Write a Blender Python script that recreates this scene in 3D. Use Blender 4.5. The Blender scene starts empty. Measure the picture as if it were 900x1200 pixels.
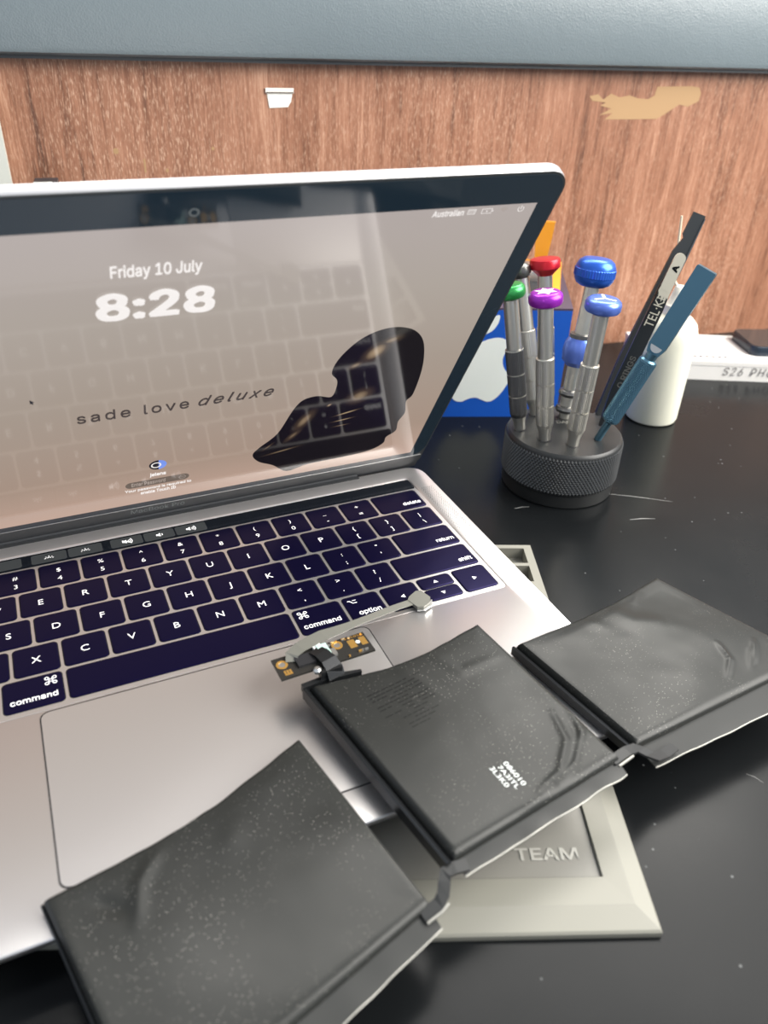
import bpy, math, random
from mathutils import Vector, Matrix, Quaternion, noise as mnoise

# ------------------------------------------------------------------ frame, camera, light
SC = bpy.context.scene
COL = SC.collection
MM = 0.001
SC.view_settings.view_transform = 'Standard'
SC.view_settings.look = 'None'
SC.view_settings.gamma = 1.0
SC.view_settings.use_curve_mapping = False
SC.view_settings.exposure = 0.0

cam = bpy.data.cameras.new('camera')
camo = bpy.data.objects.new('camera', cam); COL.objects.link(camo)
cam.sensor_fit = 'VERTICAL'; cam.sensor_height = 36.0
cam.lens = 925.55 / 1200 * 36.0
cam.clip_start = 0.005; cam.clip_end = 50
rv = (2.1094, -0.4349, 0.2866); tv = Vector((55.9448, 34.3618, 374.7501))
ang = math.sqrt(sum(c * c for c in rv))
Rm = Matrix.Rotation(ang, 3, Vector(rv) / ang)
Cc = -(Rm.transposed() @ tv)
Rw = Matrix((Rm[0], -Rm[1], -Rm[2])).transposed()
camo.matrix_world = Matrix.Translation((Cc + Vector((0, 0, 18))) * MM) @ Rw.to_4x4()
cam.dof.use_dof = True
cam.dof.focus_distance = 0.385
cam.dof.aperture_fstop = 10.5
SC.camera = camo

world = bpy.data.worlds.new('world'); SC.world = world
world.use_nodes = True
wbg = world.node_tree.nodes['Background']
wbg.inputs[0].default_value = (0.80, 0.88, 1.0, 1)
wbg.inputs[1].default_value = 0.78

def area(name, loc, target, sx, sy, power, col):
    l = bpy.data.lights.new(name, 'AREA'); l.shape = 'RECTANGLE'; l.size = sx; l.size_y = sy
    l.energy = power; l.color = col
    o = bpy.data.objects.new(name, l); COL.objects.link(o)
    d = (Vector(target) - Vector(loc))
    o.location = Vector(loc) * MM
    o.rotation_mode = 'QUATERNION'; o.rotation_quaternion = d.to_track_quat('-Z', 'Y')
    return o
# the window above the partition behind the desk, and an added fill light that brightens the wall from the right
area('window_light', (1010, 815, 1340), (40, -60, 20), 0.60, 0.40, 9, (1.0, 0.96, 0.88))
area('skylight', (440, 950, 1780), (-60, -10, 20), 2.4, 0.9, 56, (1.0, 0.96, 0.90))
area('fill_light', (950, -500, 900), (200, 200, 90), 1.2, 1.0, 62, (1.0, 0.96, 0.90))

# ------------------------------------------------------------------ materials
def lin(c):
    return tuple(((x / 255) / 12.92 if x / 255 <= 0.04045 else ((x / 255 + 0.055) / 1.055) ** 2.4) for x in c)
def mat(name, col, rough=0.5, metal=0.0, spec=0.5, emit=None, es=0.0, **kw):
    m = bpy.data.materials.new(name); m.use_nodes = True
    b = m.node_tree.nodes['Principled BSDF']
    b.inputs['Base Color'].default_value = (*col, 1)
    b.inputs['Roughness'].default_value = rough
    b.inputs['Metallic'].default_value = metal
    b.inputs['Specular IOR Level'].default_value = spec
    if emit:
        b.inputs['Emission Color'].default_value = (*emit, 1); b.inputs['Emission Strength'].default_value = es
    for k, v in kw.items():
        b.inputs[k.replace('_', ' ')].default_value = v
    return m
def nodes(m):
    nt = m.node_tree
    return nt, nt.nodes['Principled BSDF']
def add(nt, t, **kw):
    n = nt.nodes.new(t)
    for k, v in kw.items():
        if k.startswith('i_'):
            n.inputs[k[2:].replace('_', ' ')].default_value = v
        else:
            setattr(n, k, v)
    return n
def ramp(nt, stops):
    r = nt.nodes.new('ShaderNodeValToRGB')
    e = r.color_ramp.elements
    while len(e) < len(stops): e.new(0.5)
    for i, (p, c) in enumerate(stops):
        e[i].position = p; e[i].color = (*c, 1) if len(c) == 3 else c
    return r
def coords(nt, scale, rot=(0, 0, 0), kind='Object'):
    tc = nt.nodes.new('ShaderNodeTexCoord'); mp = nt.nodes.new('ShaderNodeMapping')
    mp.inputs['Scale'].default_value = scale; mp.inputs['Rotation'].default_value = rot
    nt.links.new(tc.outputs[kind], mp.inputs['Vector'])
    return mp.outputs['Vector']
def noise_bump(m, scale, strength, dist=0.0002, detail=3, vec=(1, 1, 1)):
    nt, b = nodes(m)
    n = add(nt, 'ShaderNodeTexNoise', i_Scale=scale, i_Detail=detail)
    nt.links.new(coords(nt, vec), n.inputs['Vector'])
    bp = add(nt, 'ShaderNodeBump', i_Strength=strength, i_Distance=dist)
    nt.links.new(n.outputs['Fac'], bp.inputs['Height']); nt.links.new(bp.outputs['Normal'], b.inputs['Normal'])
    return m

M = {}
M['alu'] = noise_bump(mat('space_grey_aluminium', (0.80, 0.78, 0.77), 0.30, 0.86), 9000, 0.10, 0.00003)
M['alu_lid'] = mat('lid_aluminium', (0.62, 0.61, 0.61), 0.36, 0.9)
M['gap'] = mat('dark_gap', (0.012, 0.012, 0.014), 0.6)
M['gasket'] = mat('rubber_gasket', (0.03, 0.034, 0.036), 0.5)
M['hinge'] = mat('hinge_black', (0.035, 0.037, 0.040), 0.5)
M['key'] = mat('black_keycap_screen_tint', (0.003, 0.0025, 0.014), 0.28, 0, 0.30)  # navy base and tint carry the screen's reflection on black caps
nodes(M['key'])[1].inputs['Specular Tint'].default_value = (0.25, 0.18, 1.0, 1)
M['legend'] = mat('key_legend_white', (0.9, 0.9, 0.9), 0.5, emit=(1, 1, 1), es=0.35)
M['tb_glass'] = mat('touch_bar_glass', (0.006, 0.008, 0.012), 0.12)
M['tb_btn'] = mat('touch_bar_button', (0.02, 0.022, 0.024), 0.3, emit=(0.5, 0.55, 0.55), es=0.06)
M['tb_icon'] = mat('touch_bar_icon', (0.8, 0.8, 0.8), 0.4, emit=(1, 1, 1), es=0.8)
M['bezel'] = mat('black_bezel_sheen', (0.016, 0.029, 0.042), 0.06, 0, 0.5)  # bluish base carries the room's reflection on the black glass
M['bezel_text'] = mat('bezel_grey_print', (0.16, 0.18, 0.18), 0.5)
M['ui_white'] = mat('screen_white', (0.02, 0.02, 0.02), 0.1, emit=(1.0, 0.95, 0.92), es=0.92)
M['ui_grey'] = mat('screen_dark_text', (0.01, 0.01, 0.01), 0.1, emit=lin((70, 62, 60)), es=1.0)
M['ui_field'] = mat('screen_field', (0.01, 0.01, 0.01), 0.1, emit=lin((110, 97, 88)), es=1.0)
M['ui_hint'] = mat('screen_hint', (0.01, 0.01, 0.01), 0.1, emit=lin((165, 152, 143)), es=1.0)
M['ui_blue'] = mat('screen_blue', (0.01, 0.01, 0.01), 0.1, emit=lin((120, 150, 235)), es=1.0)
M['ui_navy'] = mat('screen_navy', (0.01, 0.01, 0.01), 0.1, emit=lin((22, 24, 34)), es=1.0)

def display_material():
    m = mat('lock_screen_display', (0.004, 0.004, 0.004), 0.07, 0, 0.4)
    nt, b = nodes(m)
    sep = add(nt, 'ShaderNodeSeparateXYZ')
    nt.links.new(coords(nt, (1, 1, 1), kind='Generated'), sep.inputs[0])
    r = ramp(nt, [(0.0, lin((194, 164, 148))), (0.18, lin((172, 150, 135))), (0.5, lin((172, 158, 146))), (0.78, lin((180, 170, 161))), (1.0, lin((184, 174, 170)))])
    nt.links.new(sep.outputs['Z'], r.inputs[0])
    nt.links.new(r.outputs[0], b.inputs['Emission Color'])
    b.inputs['Emission Strength'].default_value = 0.92
    return m
M['display'] = display_material()

def figure_material():
    # a printed picture on the screen: dark body with a few soft bronze tones (centre, half axes, turn, strength; millimetres on the screen)
    m = mat('picture_dark_bronze', (0.004, 0.004, 0.004), 0.07)
    nt, b = nodes(m)
    uv = nt.nodes.new('ShaderNodeUVMap').outputs[0]
    acc = None
    for cx, cy, rx, ry, a, k in ((-42, 99, 11, 7, 55, .75), (-50, 91, 6, 3.2, 30, .55), (-36, 106, 8, 4, 20, .55), (-42, 66, 10, 8, 35, .6), (-68, 52, 5, 13, -25, .6), (-72, 40, 3, 9, -35, .5),
                                 (-46, 53, 10, 1.1, 14, .9), (-47, 47, 9, .9, 8, .8), (-47, 42, 7, .8, 4, .6), (-76, 27, 14, 1.2, 12, .6), (-84, 33, 6, 1.0, 50, .5), (-57, 62, 2.2, 1.4, 40, .8)):
        mp = add(nt, 'ShaderNodeMapping', vector_type='TEXTURE')
        mp.inputs['Location'].default_value = (cx, cy, 0); mp.inputs['Rotation'].default_value = (0, 0, math.radians(a)); mp.inputs['Scale'].default_value = (rx, ry, 1)
        nt.links.new(uv, mp.inputs['Vector'])
        ln = add(nt, 'ShaderNodeVectorMath', operation='LENGTH'); nt.links.new(mp.outputs[0], ln.inputs[0])
        mr = add(nt, 'ShaderNodeMapRange', interpolation_type='SMOOTHSTEP'); mr.inputs['From Min'].default_value = 1.0; mr.inputs['From Max'].default_value = 0.0; mr.inputs['To Max'].default_value = k
        nt.links.new(ln.outputs['Value'], mr.inputs['Value'])
        if acc is None: acc = mr.outputs[0]
        else:
            ad = add(nt, 'ShaderNodeMath', operation='MAXIMUM'); nt.links.new(acc, ad.inputs[0]); nt.links.new(mr.outputs[0], ad.inputs[1]); acc = ad.outputs[0]
    r = ramp(nt, [(0.0, lin((22, 17, 23))), (0.35, lin((70, 56, 46))), (0.8, lin((176, 152, 120)))])
    nt.links.new(acc, r.inputs[0]); nt.links.new(r.outputs[0], b.inputs['Emission Color'])
    b.inputs['Emission Strength'].default_value = 0.9
    return m
M['figure'] = figure_material()

def foil():
    m = mat('black_pouch_foil', (0.030, 0.031, 0.030), 0.42, 0, 0.22)
    nt, b = nodes(m)
    v = coords(nt, (1, 1, 1))
    vo = add(nt, 'ShaderNodeTexVoronoi', i_Scale=1350.0); vo.feature = 'F1'
    nt.links.new(v, vo.inputs['Vector'])
    sm = ramp(nt, [(0.0, (1, 1, 1)), (0.13, (1, 1, 1)), (0.20, (0, 0, 0))])
    nt.links.new(vo.outputs['Distance'], sm.inputs[0])
    n2 = add(nt, 'ShaderNodeTexNoise', i_Scale=38.0, i_Detail=2.0); nt.links.new(v, n2.inputs['Vector'])
    r2 = ramp(nt, [(0.40, (0, 0, 0)), (0.62, (1, 1, 1))]); nt.links.new(n2.outputs['Fac'], r2.inputs[0])
    sepc = add(nt, 'ShaderNodeSeparateColor'); nt.links.new(vo.outputs['Color'], sepc.inputs[0])
    gt = add(nt, 'ShaderNodeMath', operation='GREATER_THAN'); gt.inputs[1].default_value = 0.62
    nt.links.new(sepc.outputs[0], gt.inputs[0])
    m1 = add(nt, 'ShaderNodeMath', operation='MULTIPLY'); nt.links.new(sm.outputs[0], m1.inputs[0]); nt.links.new(r2.outputs[0], m1.inputs[1])
    m2 = add(nt, 'ShaderNodeMath', operation='MULTIPLY'); nt.links.new(m1.outputs[0], m2.inputs[0]); nt.links.new(gt.outputs[0], m2.inputs[1])
    mix = add(nt, 'ShaderNodeMix', data_type='RGBA')
    mix.inputs['A'].default_value = (0.020, 0.021, 0.0195, 1); mix.inputs['B'].default_value = (0.30, 0.29, 0.26, 1)
    nt.links.new(m2.outputs[0], mix.inputs['Factor']); nt.links.new(mix.outputs['Result'], b.inputs['Base Color'])
    n3 = add(nt, 'ShaderNodeTexNoise', i_Scale=26.0, i_Detail=4.0); nt.links.new(v, n3.inputs['Vector'])
    r3 = ramp(nt, [(0.3, (0.28,) * 3), (0.7, (0.40,) * 3)]); nt.links.new(n3.outputs['Fac'], r3.inputs[0])
    nt.links.new(r3.outputs[0], b.inputs['Roughness'])
    return m
M['foil'] = foil()
M['flange'] = mat('pouch_seal_dark', (0.026, 0.027, 0.026), 0.42, 0, 0.2)
M['frame_black'] = mat('glossy_black_plastic', (0.010, 0.011, 0.012), 0.28)
M['flex_black'] = mat('black_flex_strip', (0.028, 0.029, 0.029), 0.42, 0, 0.25)
M['bare_edge'] = mat('bare_foil_edge', (0.36, 0.355, 0.32), 0.45, 0.3)
M['print_white'] = mat('white_ink', (0.72, 0.76, 0.74), 0.6)
M['print_dark'] = mat('faded_dark_ink', (0.011, 0.0115, 0.011), 0.42, 0, 0.18)
M['pcb'] = mat('dark_circuit_board', (0.020, 0.019, 0.017), 0.35)
M['gold'] = mat('gold_pad', (0.80, 0.47, 0.13), 0.30, 0.8)
M['tin'] = mat('tinned_metal', (0.62, 0.62, 0.60), 0.28, 0.9)
M['mint'] = mat('pale_green_connector', (0.45, 0.62, 0.56), 0.4)
M['ribbon'] = mat('grey_ribbon', (0.15, 0.15, 0.13), 0.40, 0, 0.5, Alpha=1.0)
M['tray'] = noise_bump(mat('grey_plastic', (0.20, 0.196, 0.165), 0.5), 700, 0.1, 0.0002)
M['groove'] = mat('grey_groove', (0.06, 0.06, 0.055), 0.6)
M['tray_panel'] = mat('grey_panel', (0.185, 0.18, 0.16), 0.45)
M['tray_print'] = mat('pale_grey_print', (0.36, 0.355, 0.32), 0.5)

def desk_mat():
    m = mat('black_laminate', (0.006, 0.0068, 0.0074), 0.4, 0, 0.13)
    nt, b = nodes(m)
    v = coords(nt, (1, 1, 1))
    n = add(nt, 'ShaderNodeTexNoise', i_Scale=9.0, i_Detail=6.0, i_Roughness=0.65); nt.links.new(v, n.inputs['Vector'])
    r = ramp(nt, [(0.35, (0.20,) * 3), (0.7, (0.30,) * 3)]); nt.links.new(n.outputs['Fac'], r.inputs[0]); nt.links.new(r.outputs[0], b.inputs['Roughness'])
    vo = add(nt, 'ShaderNodeTexVoronoi', i_Scale=95.0); nt.links.new(v, vo.inputs['Vector'])
    sm = ramp(nt, [(0.0, (0.16, 0.165, 0.165)), (0.035, (0.09, 0.095, 0.095)), (0.06, (0.006, 0.0068, 0.0074))]); nt.links.new(vo.outputs['Distance'], sm.inputs[0])
    nt.links.new(sm.outputs[0], b.inputs['Base Color'])
    n2 = add(nt, 'ShaderNodeTexNoise', i_Scale=900.0, i_Detail=2.0); nt.links.new(v, n2.inputs['Vector'])
    bp = add(nt, 'ShaderNodeBump', i_Strength=0.08, i_Distance=0.0002); nt.links.new(n2.outputs['Fac'], bp.inputs['Height']); nt.links.new(bp.outputs[0], b.inputs['Normal'])
    return m
M['desk'] = desk_mat()
M['scratch'] = mat('scratch_pale', (0.22, 0.22, 0.21), 0.6)

def wood():
    m = mat('red_brown_veneer', (0.3, 0.1, 0.04), 0.42, 0, 0.4)
    nt, b = nodes(m)
    v1 = coords(nt, (230, 230, 9)); v2 = coords(nt, (30, 30, 3.0)); v3 = coords(nt, (900, 900, 60))
    a = add(nt, 'ShaderNodeTexNoise', i_Scale=1.0, i_Detail=5.0, i_Roughness=0.6); nt.links.new(v1, a.inputs['Vector'])
    c = add(nt, 'ShaderNodeTexNoise', i_Scale=1.0, i_Detail=3.0, i_Distortion=0.6); nt.links.new(v2, c.inputs['Vector'])
    d = add(nt, 'ShaderNodeTexNoise', i_Scale=1.0, i_Detail=3.0); nt.links.new(v3, d.inputs['Vector'])
    s1 = add(nt, 'ShaderNodeMath', operation='MULTIPLY'); s1.inputs[1].default_value = 0.32; nt.links.new(c.outputs['Fac'], s1.inputs[0])
    s2 = add(nt, 'ShaderNodeMath', operation='MULTIPLY_ADD'); s2.inputs[1].default_value = 0.36; nt.links.new(a.outputs['Fac'], s2.inputs[0]); nt.links.new(s1.outputs[0], s2.inputs[2])
    s3 = add(nt, 'ShaderNodeMath', operation='MULTIPLY_ADD'); s3.inputs[1].default_value = 0.32; nt.links.new(d.outputs['Fac'], s3.inputs[0]); nt.links.new(s2.outputs[0], s3.inputs[2])
    r = ramp(nt, [(0.36, lin((88, 56, 41))), (0.44, lin((126, 84, 62))), (0.55, lin((152, 107, 83))), (0.66, lin((184, 142, 116)))])
    nt.links.new(s3.outputs[0], r.inputs[0])
    v4 = coords(nt, (1500, 1500, 260))
    fl = add(nt, 'ShaderNodeTexNoise', i_Scale=1.0, i_Detail=2.0); nt.links.new(v4, fl.inputs['Vector'])
    v5 = coords(nt, (6, 6, 5))
    fm_ = add(nt, 'ShaderNodeTexNoise', i_Scale=1.0, i_Detail=3.0); nt.links.new(v5, fm_.inputs['Vector'])
    rf = ramp(nt, [(0.52, (0, 0, 0)), (0.70, (1, 1, 1))]); nt.links.new(fl.outputs['Fac'], rf.inputs[0])
    rg = ramp(nt, [(0.40, (.12, .12, .12)), (0.62, (.6, .6, .6))]); nt.links.new(fm_.outputs['Fac'], rg.inputs[0])
    mm_ = add(nt, 'ShaderNodeMath', operation='MULTIPLY'); nt.links.new(rf.outputs[0], mm_.inputs[0]); nt.links.new(rg.outputs[0], mm_.inputs[1])
    mx = add(nt, 'ShaderNodeMix', data_type='RGBA'); mx.inputs['B'].default_value = (*lin((212, 178, 152)), 1)
    nt.links.new(mm_.outputs[0], mx.inputs['Factor']); nt.links.new(r.outputs[0], mx.inputs['A']); nt.links.new(mx.outputs['Result'], b.inputs['Base Color'])
    bp = add(nt, 'ShaderNodeBump', i_Strength=0.12, i_Distance=0.0004); nt.links.new(d.outputs['Fac'], bp.inputs['Height']); nt.links.new(bp.outputs[0], b.inputs['Normal'])
    return m
M['wood'] = wood()
M['bare_wood'] = noise_bump(mat('bare_wood', lin((160, 128, 90)), 0.7), 300, 0.3)
M['paper'] = mat('white_paper', (0.78, 0.77, 0.70), 0.7)
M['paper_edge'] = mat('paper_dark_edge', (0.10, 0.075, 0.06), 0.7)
def leather():
    m = mat('black_leatherette_sheen', (0.14, 0.172, 0.186), 0.36, 0, 0.5)  # blue-grey base holds the sheen on black leatherette
    nt, b = nodes(m)
    v = coords(nt, (1, 1, 1))
    vo = add(nt, 'ShaderNodeTexVoronoi', i_Scale=900.0); nt.links.new(v, vo.inputs['Vector'])
    n = add(nt, 'ShaderNodeTexNoise', i_Scale=110.0, i_Detail=3.0); nt.links.new(v, n.inputs['Vector'])
    ad = add(nt, 'ShaderNodeMath', operation='MULTIPLY_ADD'); ad.inputs[1].default_value = 1.6; nt.links.new(n.outputs['Fac'], ad.inputs[0]); nt.links.new(vo.outputs['Distance'], ad.inputs[2])
    bp = add(nt, 'ShaderNodeBump', i_Strength=0.18, i_Distance=0.0006); nt.links.new(ad.outputs[0], bp.inputs['Height']); nt.links.new(bp.outputs[0], b.inputs['Normal'])
    return m
M['leather'] = leather()
M['floor_trim_shade'] = mat('dark_floor_trim_shade', (0.012, 0.016, 0.02), 0.5)
M['white_board'] = mat('white_board', (0.50, 0.51, 0.46), 0.5)
M['dark_plastic'] = mat('dark_plastic', (0.03, 0.035, 0.042), 0.4)
M['holder_smooth'] = mat('black_anodised_smooth', (0.022, 0.023, 0.023), 0.40, 0.2, 0.4)
M['holder'] = mat('black_anodised_glint', (0.075, 0.077, 0.077), 0.32, 0.5, 0.6)  # same black finish, base lightened for the glint of the knurl facets
M['steel'] = noise_bump(mat('satin_steel', (0.62, 0.60, 0.54), 0.30, 0.9), 3000, 0.05, 0.00003)
M['steel_dark'] = mat('dark_steel', (0.16, 0.16, 0.16), 0.35, 0.9)
def anod(name, c, r=0.3): return mat(name, lin(c), r, 0.55, 0.6)
M['purple'] = anod('purple_anodised', (150, 40, 175)); M['red'] = anod('red_anodised', (190, 25, 40))
M['green'] = anod('green_anodised', (45, 140, 70)); M['blue'] = anod('blue_anodised', (40, 92, 190)); M['lblue'] = anod('light_blue_anodised', (92, 120, 205))
M['capgrey'] = anod('grey_anodised', (95, 95, 92))
M['engrave'] = mat('pale_engraving', (0.75, 0.74, 0.66), 0.4)
M['tw_grey'] = mat('grey_coated_steel', (0.055, 0.058, 0.058), 0.34, 0.5)
M['tw_black'] = mat('black_coated_steel', (0.012, 0.013, 0.014), 0.35, 0.2)
M['tw_cream'] = mat('worn_cream_steel', (0.62, 0.57, 0.45), 0.4, 0.3)
M['blue_steel'] = mat('blue_steel', (0.09, 0.19, 0.255), 0.28, 0.8)
M['stick'] = mat('pale_wood_stick', (0.72, 0.64, 0.48), 0.6)
M['bottle'] = mat('milky_plastic', (0.80, 0.79, 0.66), 0.38, 0, 0.4, Transmission_Weight=0.15, IOR=1.12)
M['liquid'] = mat('milky_liquid', (0.86, 0.87, 0.74), 0.3, 0, 0.4)
M['sediment'] = mat('yellowish_sediment', (0.82, 0.78, 0.56), 0.4, 0, 0.3)
M['nozzle'] = mat('cream_plastic', (0.82, 0.78, 0.66), 0.4)
M['carton'] = mat('white_carton', (0.76, 0.74, 0.70), 0.55)
M['ink'] = mat('pen_ink', (0.16, 0.15, 0.15), 0.7)
M['phone'] = mat('dark_glass_phone', (0.025, 0.022, 0.022), 0.12)
M['phone_rim'] = mat('phone_rim', (0.02, 0.03, 0.045), 0.25, 0.3)
M['blue_box'] = noise_bump(mat('blue_carton', lin((14, 78, 172)), 0.45), 300, 0.08)
M['box_top'] = mat('dark_violet_carton', lin((66, 56, 74)), 0.45)
M['logo'] = mat('white_logo', (0.70, 0.74, 0.70), 0.5)
M['orange'] = mat('orange_plastic', lin((235, 158, 40)), 0.4)
M['black'] = mat('matt_black', (0.02, 0.02, 0.022), 0.6)

# ------------------------------------------------------------------ object helpers (all coordinates in millimetres)
def thing(name, label, cat, loc=(0, 0, 0), quat=None, group=None):
    o = bpy.data.objects.new(name, None); COL.objects.link(o)
    o.empty_display_size = 0.01
    o.location = Vector(loc) * MM
    if quat is not None:
        o.rotation_mode = 'QUATERNION'; o.rotation_quaternion = quat
    o['label'] = label; o['category'] = cat
    if group: o['group'] = group
    return o
def tag(o, label, cat, group=None):
    o['label'] = label; o['category'] = cat
    if group: o['group'] = group
    return o
def origin_of(p):
    v = Vector((0, 0, 0))
    while p is not None:
        v = v + Vector(p.location); p = p.parent
    return v
def obj(name, vf, m, parent=None, smooth=False, local=False, loc=None, label=None, kind=None):
    """one mesh object; vf = (verts, faces) in mm, world coordinates unless local"""
    vs, fs = vf
    me = bpy.data.meshes.new(name)
    off = Vector((0, 0, 0))
    if not local:
        off = origin_of(parent)
        if loc is not None: off = Vector(loc) * MM
    me.from_pydata([tuple(Vector(v) * MM - off) for v in vs], [], fs)
    me.materials.append(m)
    if smooth:
        me.polygons.foreach_set('use_smooth', [True] * len(me.polygons))
        try: me.set_sharp_from_angle(angle=math.radians(35))
        except Exception: pass
    me.update()
    o = bpy.data.objects.new(name, me); COL.objects.link(o)
    if parent is not None: o.parent = parent
    if loc is not None: o.location = Vector(loc) * MM - origin_of(parent)
    if label: o['label'] = label
    if kind: o['kind'] = kind
    return o
def join(*parts):
    vs, fs = [], []
    for v, f in parts:
        k = len(vs); vs += [tuple(x) for x in v]; fs += [tuple(i + k for i in q) for q in f]
    return vs, fs
def loft(loops, cap0=True, cap1=True, closed=True):
    n = len(loops[0]); vs = [tuple(p) for l in loops for p in l]; fs = []
    for i in range(len(loops) - 1):
        for j in range(n if closed else n - 1):
            a, b = i * n + j, i * n + (j + 1) % n
            fs.append((a, b, b + n, a + n))
    if cap0: fs.append(tuple(range(n - 1, -1, -1)))
    if cap1: fs.append(tuple(range((len(loops) - 1) * n, len(loops) * n)))
    return vs, fs
def rr(x0, y0, x1, y1, r, n=5):
    pts = []
    for cx, cy, a0 in ((x1 - r, y0 + r, -90), (x1 - r, y1 - r, 0), (x0 + r, y1 - r, 90), (x0 + r, y0 + r, 180)):
        for i in range(n + 1):
            a = math.radians(a0 + 90 * i / n); pts.append((cx + r * math.cos(a), cy + r * math.sin(a)))
    return pts
def atz(pts, z): return [(x, y, z) for x, y in pts]
def slab(x0, y0, x1, y1, z0, z1, r=1.0, bev=0.0, n=5):
    L = [atz(rr(x0, y0, x1, y1, r, n), z0)]
    if bev > 0:
        L += [atz(rr(x0, y0, x1, y1, r, n), z1 - bev), atz(rr(x0 + bev * .3, y0 + bev * .3, x1 - bev * .3, y1 - bev * .3, max(r - bev * .3, .05), n), z1 - bev * .3), atz(rr(x0 + bev, y0 + bev, x1 - bev, y1 - bev, max(r - bev, .05), n), z1)]
    else:
        L += [atz(rr(x0, y0, x1, y1, r, n), z1)]
    return loft(L)
def box(x0, y0, z0, x1, y1, z1):
    return loft([[(x0, y0, z0), (x1, y0, z0), (x1, y1, z0), (x0, y1, z0)], [(x0, y0, z1), (x1, y0, z1), (x1, y1, z1), (x0, y1, z1)]])
def prism(poly, z0, z1):
    return loft([atz(poly, z0), atz(poly, z1)])
def lathe(prof, n=32, c=(0, 0), flute=0.0):
    L = []
    for r, z in prof:
        L.append([(c[0] + (r * (1 - flute * (j % 2))) * math.cos(2 * math.pi * j / n), c[1] + (r * (1 - flute * (j % 2))) * math.sin(2 * math.pi * j / n), z) for j in range(n)])
    return loft(L)
def xf(vf, Mx):
    return [tuple(Mx @ Vector(v)) for v in vf[0]], vf[1]
def frame_mx(o, x, y):
    x = Vector(x).normalized(); y = Vector(y); z = x.cross(y).normalized(); y = z.cross(x)
    m = Matrix((x, y, z)).transposed().to_4x4(); m.translation = Vector(o); return m
def flip(vf): return vf[0], [tuple(reversed(f)) for f in vf[1]]
def tube(pts, r, n=8):
    L = []
    for i, p in enumerate(pts):
        p = Vector(p); t = (Vector(pts[min(i + 1, len(pts) - 1)]) - Vector(pts[max(i - 1, 0)])).normalized()
        u = t.orthogonal().normalized(); w = t.cross(u); rr_ = r[i] if isinstance(r, (list, tuple)) else r
        L.append([tuple(p + (u * math.cos(2 * math.pi * j / n) + w * math.sin(2 * math.pi * j / n)) * rr_) for j in range(n)])
    return loft(L)
def strip(pts, wid, th, up=(0, 0, 1)):
    """flat ribbon along pts, wid = full width (number or list)"""
    L = []; up = Vector(up)
    for i, p in enumerate(pts):
        p = Vector(p); a = Vector(pts[max(i - 1, 0)]); b = Vector(pts[min(i + 1, len(pts) - 1)])
        t = (b - a).normalized(); s = t.cross(up).normalized(); nn = s.cross(t).normalized()
        w = (wid[i] if isinstance(wid, (list, tuple)) else wid) / 2
        L.append([tuple(p - s * w), tuple(p + s * w), tuple(p + s * w + nn * th), tuple(p - s * w + nn * th)])
    return loft(L)
_tc = {}
try:   # the sans font that ships inside Blender
    import os
    FONT = bpy.data.fonts.load(os.path.join(bpy.utils.resource_path('LOCAL'), 'datafiles', 'fonts', 'Inter.woff2'))
except Exception:
    FONT = None
def text_vf(s, bold=0.0, shear=0.0, space=1.0, plain=False):
    k = (s, bold, shear, space, plain)
    if k in _tc: return _tc[k]
    cu = bpy.data.curves.new('t', 'FONT'); cu.body = s; cu.size = 1.0; cu.shear = shear; cu.space_character = space
    cu.resolution_u = 4
    if FONT and not plain: cu.font = FONT
    o = bpy.data.objects.new('t', cu); COL.objects.link(o)
    dg = bpy.context.evaluated_depsgraph_get()
    me = bpy.data.meshes.new_from_object(o.evaluated_get(dg))
    vs = [tuple(v.co) for v in me.vertices]; fs = [tuple(p.vertices) for p in me.polygons]
    bpy.data.objects.remove(o); bpy.data.curves.remove(cu); bpy.data.meshes.remove(me)
    if bold > 0:
        v0, f0 = vs, fs; vs, fs = [], []
        for dx, dy in ((0, 0), (bold, 0), (-bold, 0), (0, bold * .7), (0, -bold * .7), (bold * .7, bold * .6), (-bold * .7, -bold * .6), (bold * .7, -bold * .6), (-bold * .7, bold * .6)):
            q = len(vs); vs += [(x + dx, y + dy, q / max(len(v0), 1) * .004) for x, y, z in v0]; fs += [tuple(i + q for i in f) for f in f0]
    _tc[k] = (vs, fs); return vs, fs
def caph(plain=False):
    v = text_vf('H', plain=plain)[0]; return max(p[1] for p in v) - min(p[1] for p in v)
def fit(vf, x0, y0, x1, y1, keep=False):
    """scale a flat shape into the rectangle"""
    vs, fs = vf
    if not vs: return vf
    ax, bx = min(v[0] for v in vs), max(v[0] for v in vs); ay, by = min(v[1] for v in vs), max(v[1] for v in vs)
    sx = (x1 - x0) / max(bx - ax, 1e-6); sy = (y1 - y0) / max(by - ay, 1e-6)
    ox, oy = x0, y0
    if keep:
        s = min(sx, sy); ox += ((x1 - x0) - s * (bx - ax)) / 2; oy += ((y1 - y0) - s * (by - ay)) / 2; sx = sy = s
    return [(ox + (v[0] - ax) * sx, oy + (v[1] - ay) * sy, v[2] * sy) for v in vs], fs
def text_w(s, x, y, h, bold=0.0, align='c', shear=0.0, space=1.0, squash=1.0, plain=False):
    """text of cap height h with its baseline at y"""
    vs, fs = text_vf(s, bold, shear, space, plain)
    if not vs: return vs, fs
    ax, bx = min(v[0] for v in vs), max(v[0] for v in vs)
    k = h / caph(plain); w = (bx - ax) * k * squash
    ox = {'c': x - w / 2, 'l': x, 'r': x - w}[align]
    return [(ox + (v[0] - ax) * k * squash, y + v[1] * k, v[2] * k) for v in vs], fs
def disc(cx, cy, rx, ry=None, n=24, z=0.0):
    ry = rx if ry is None else ry
    return [(cx + rx * math.cos(2 * math.pi * i / n), cy + ry * math.sin(2 * math.pi * i / n), z) for i in range(n)], [tuple(range(n))]
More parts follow.
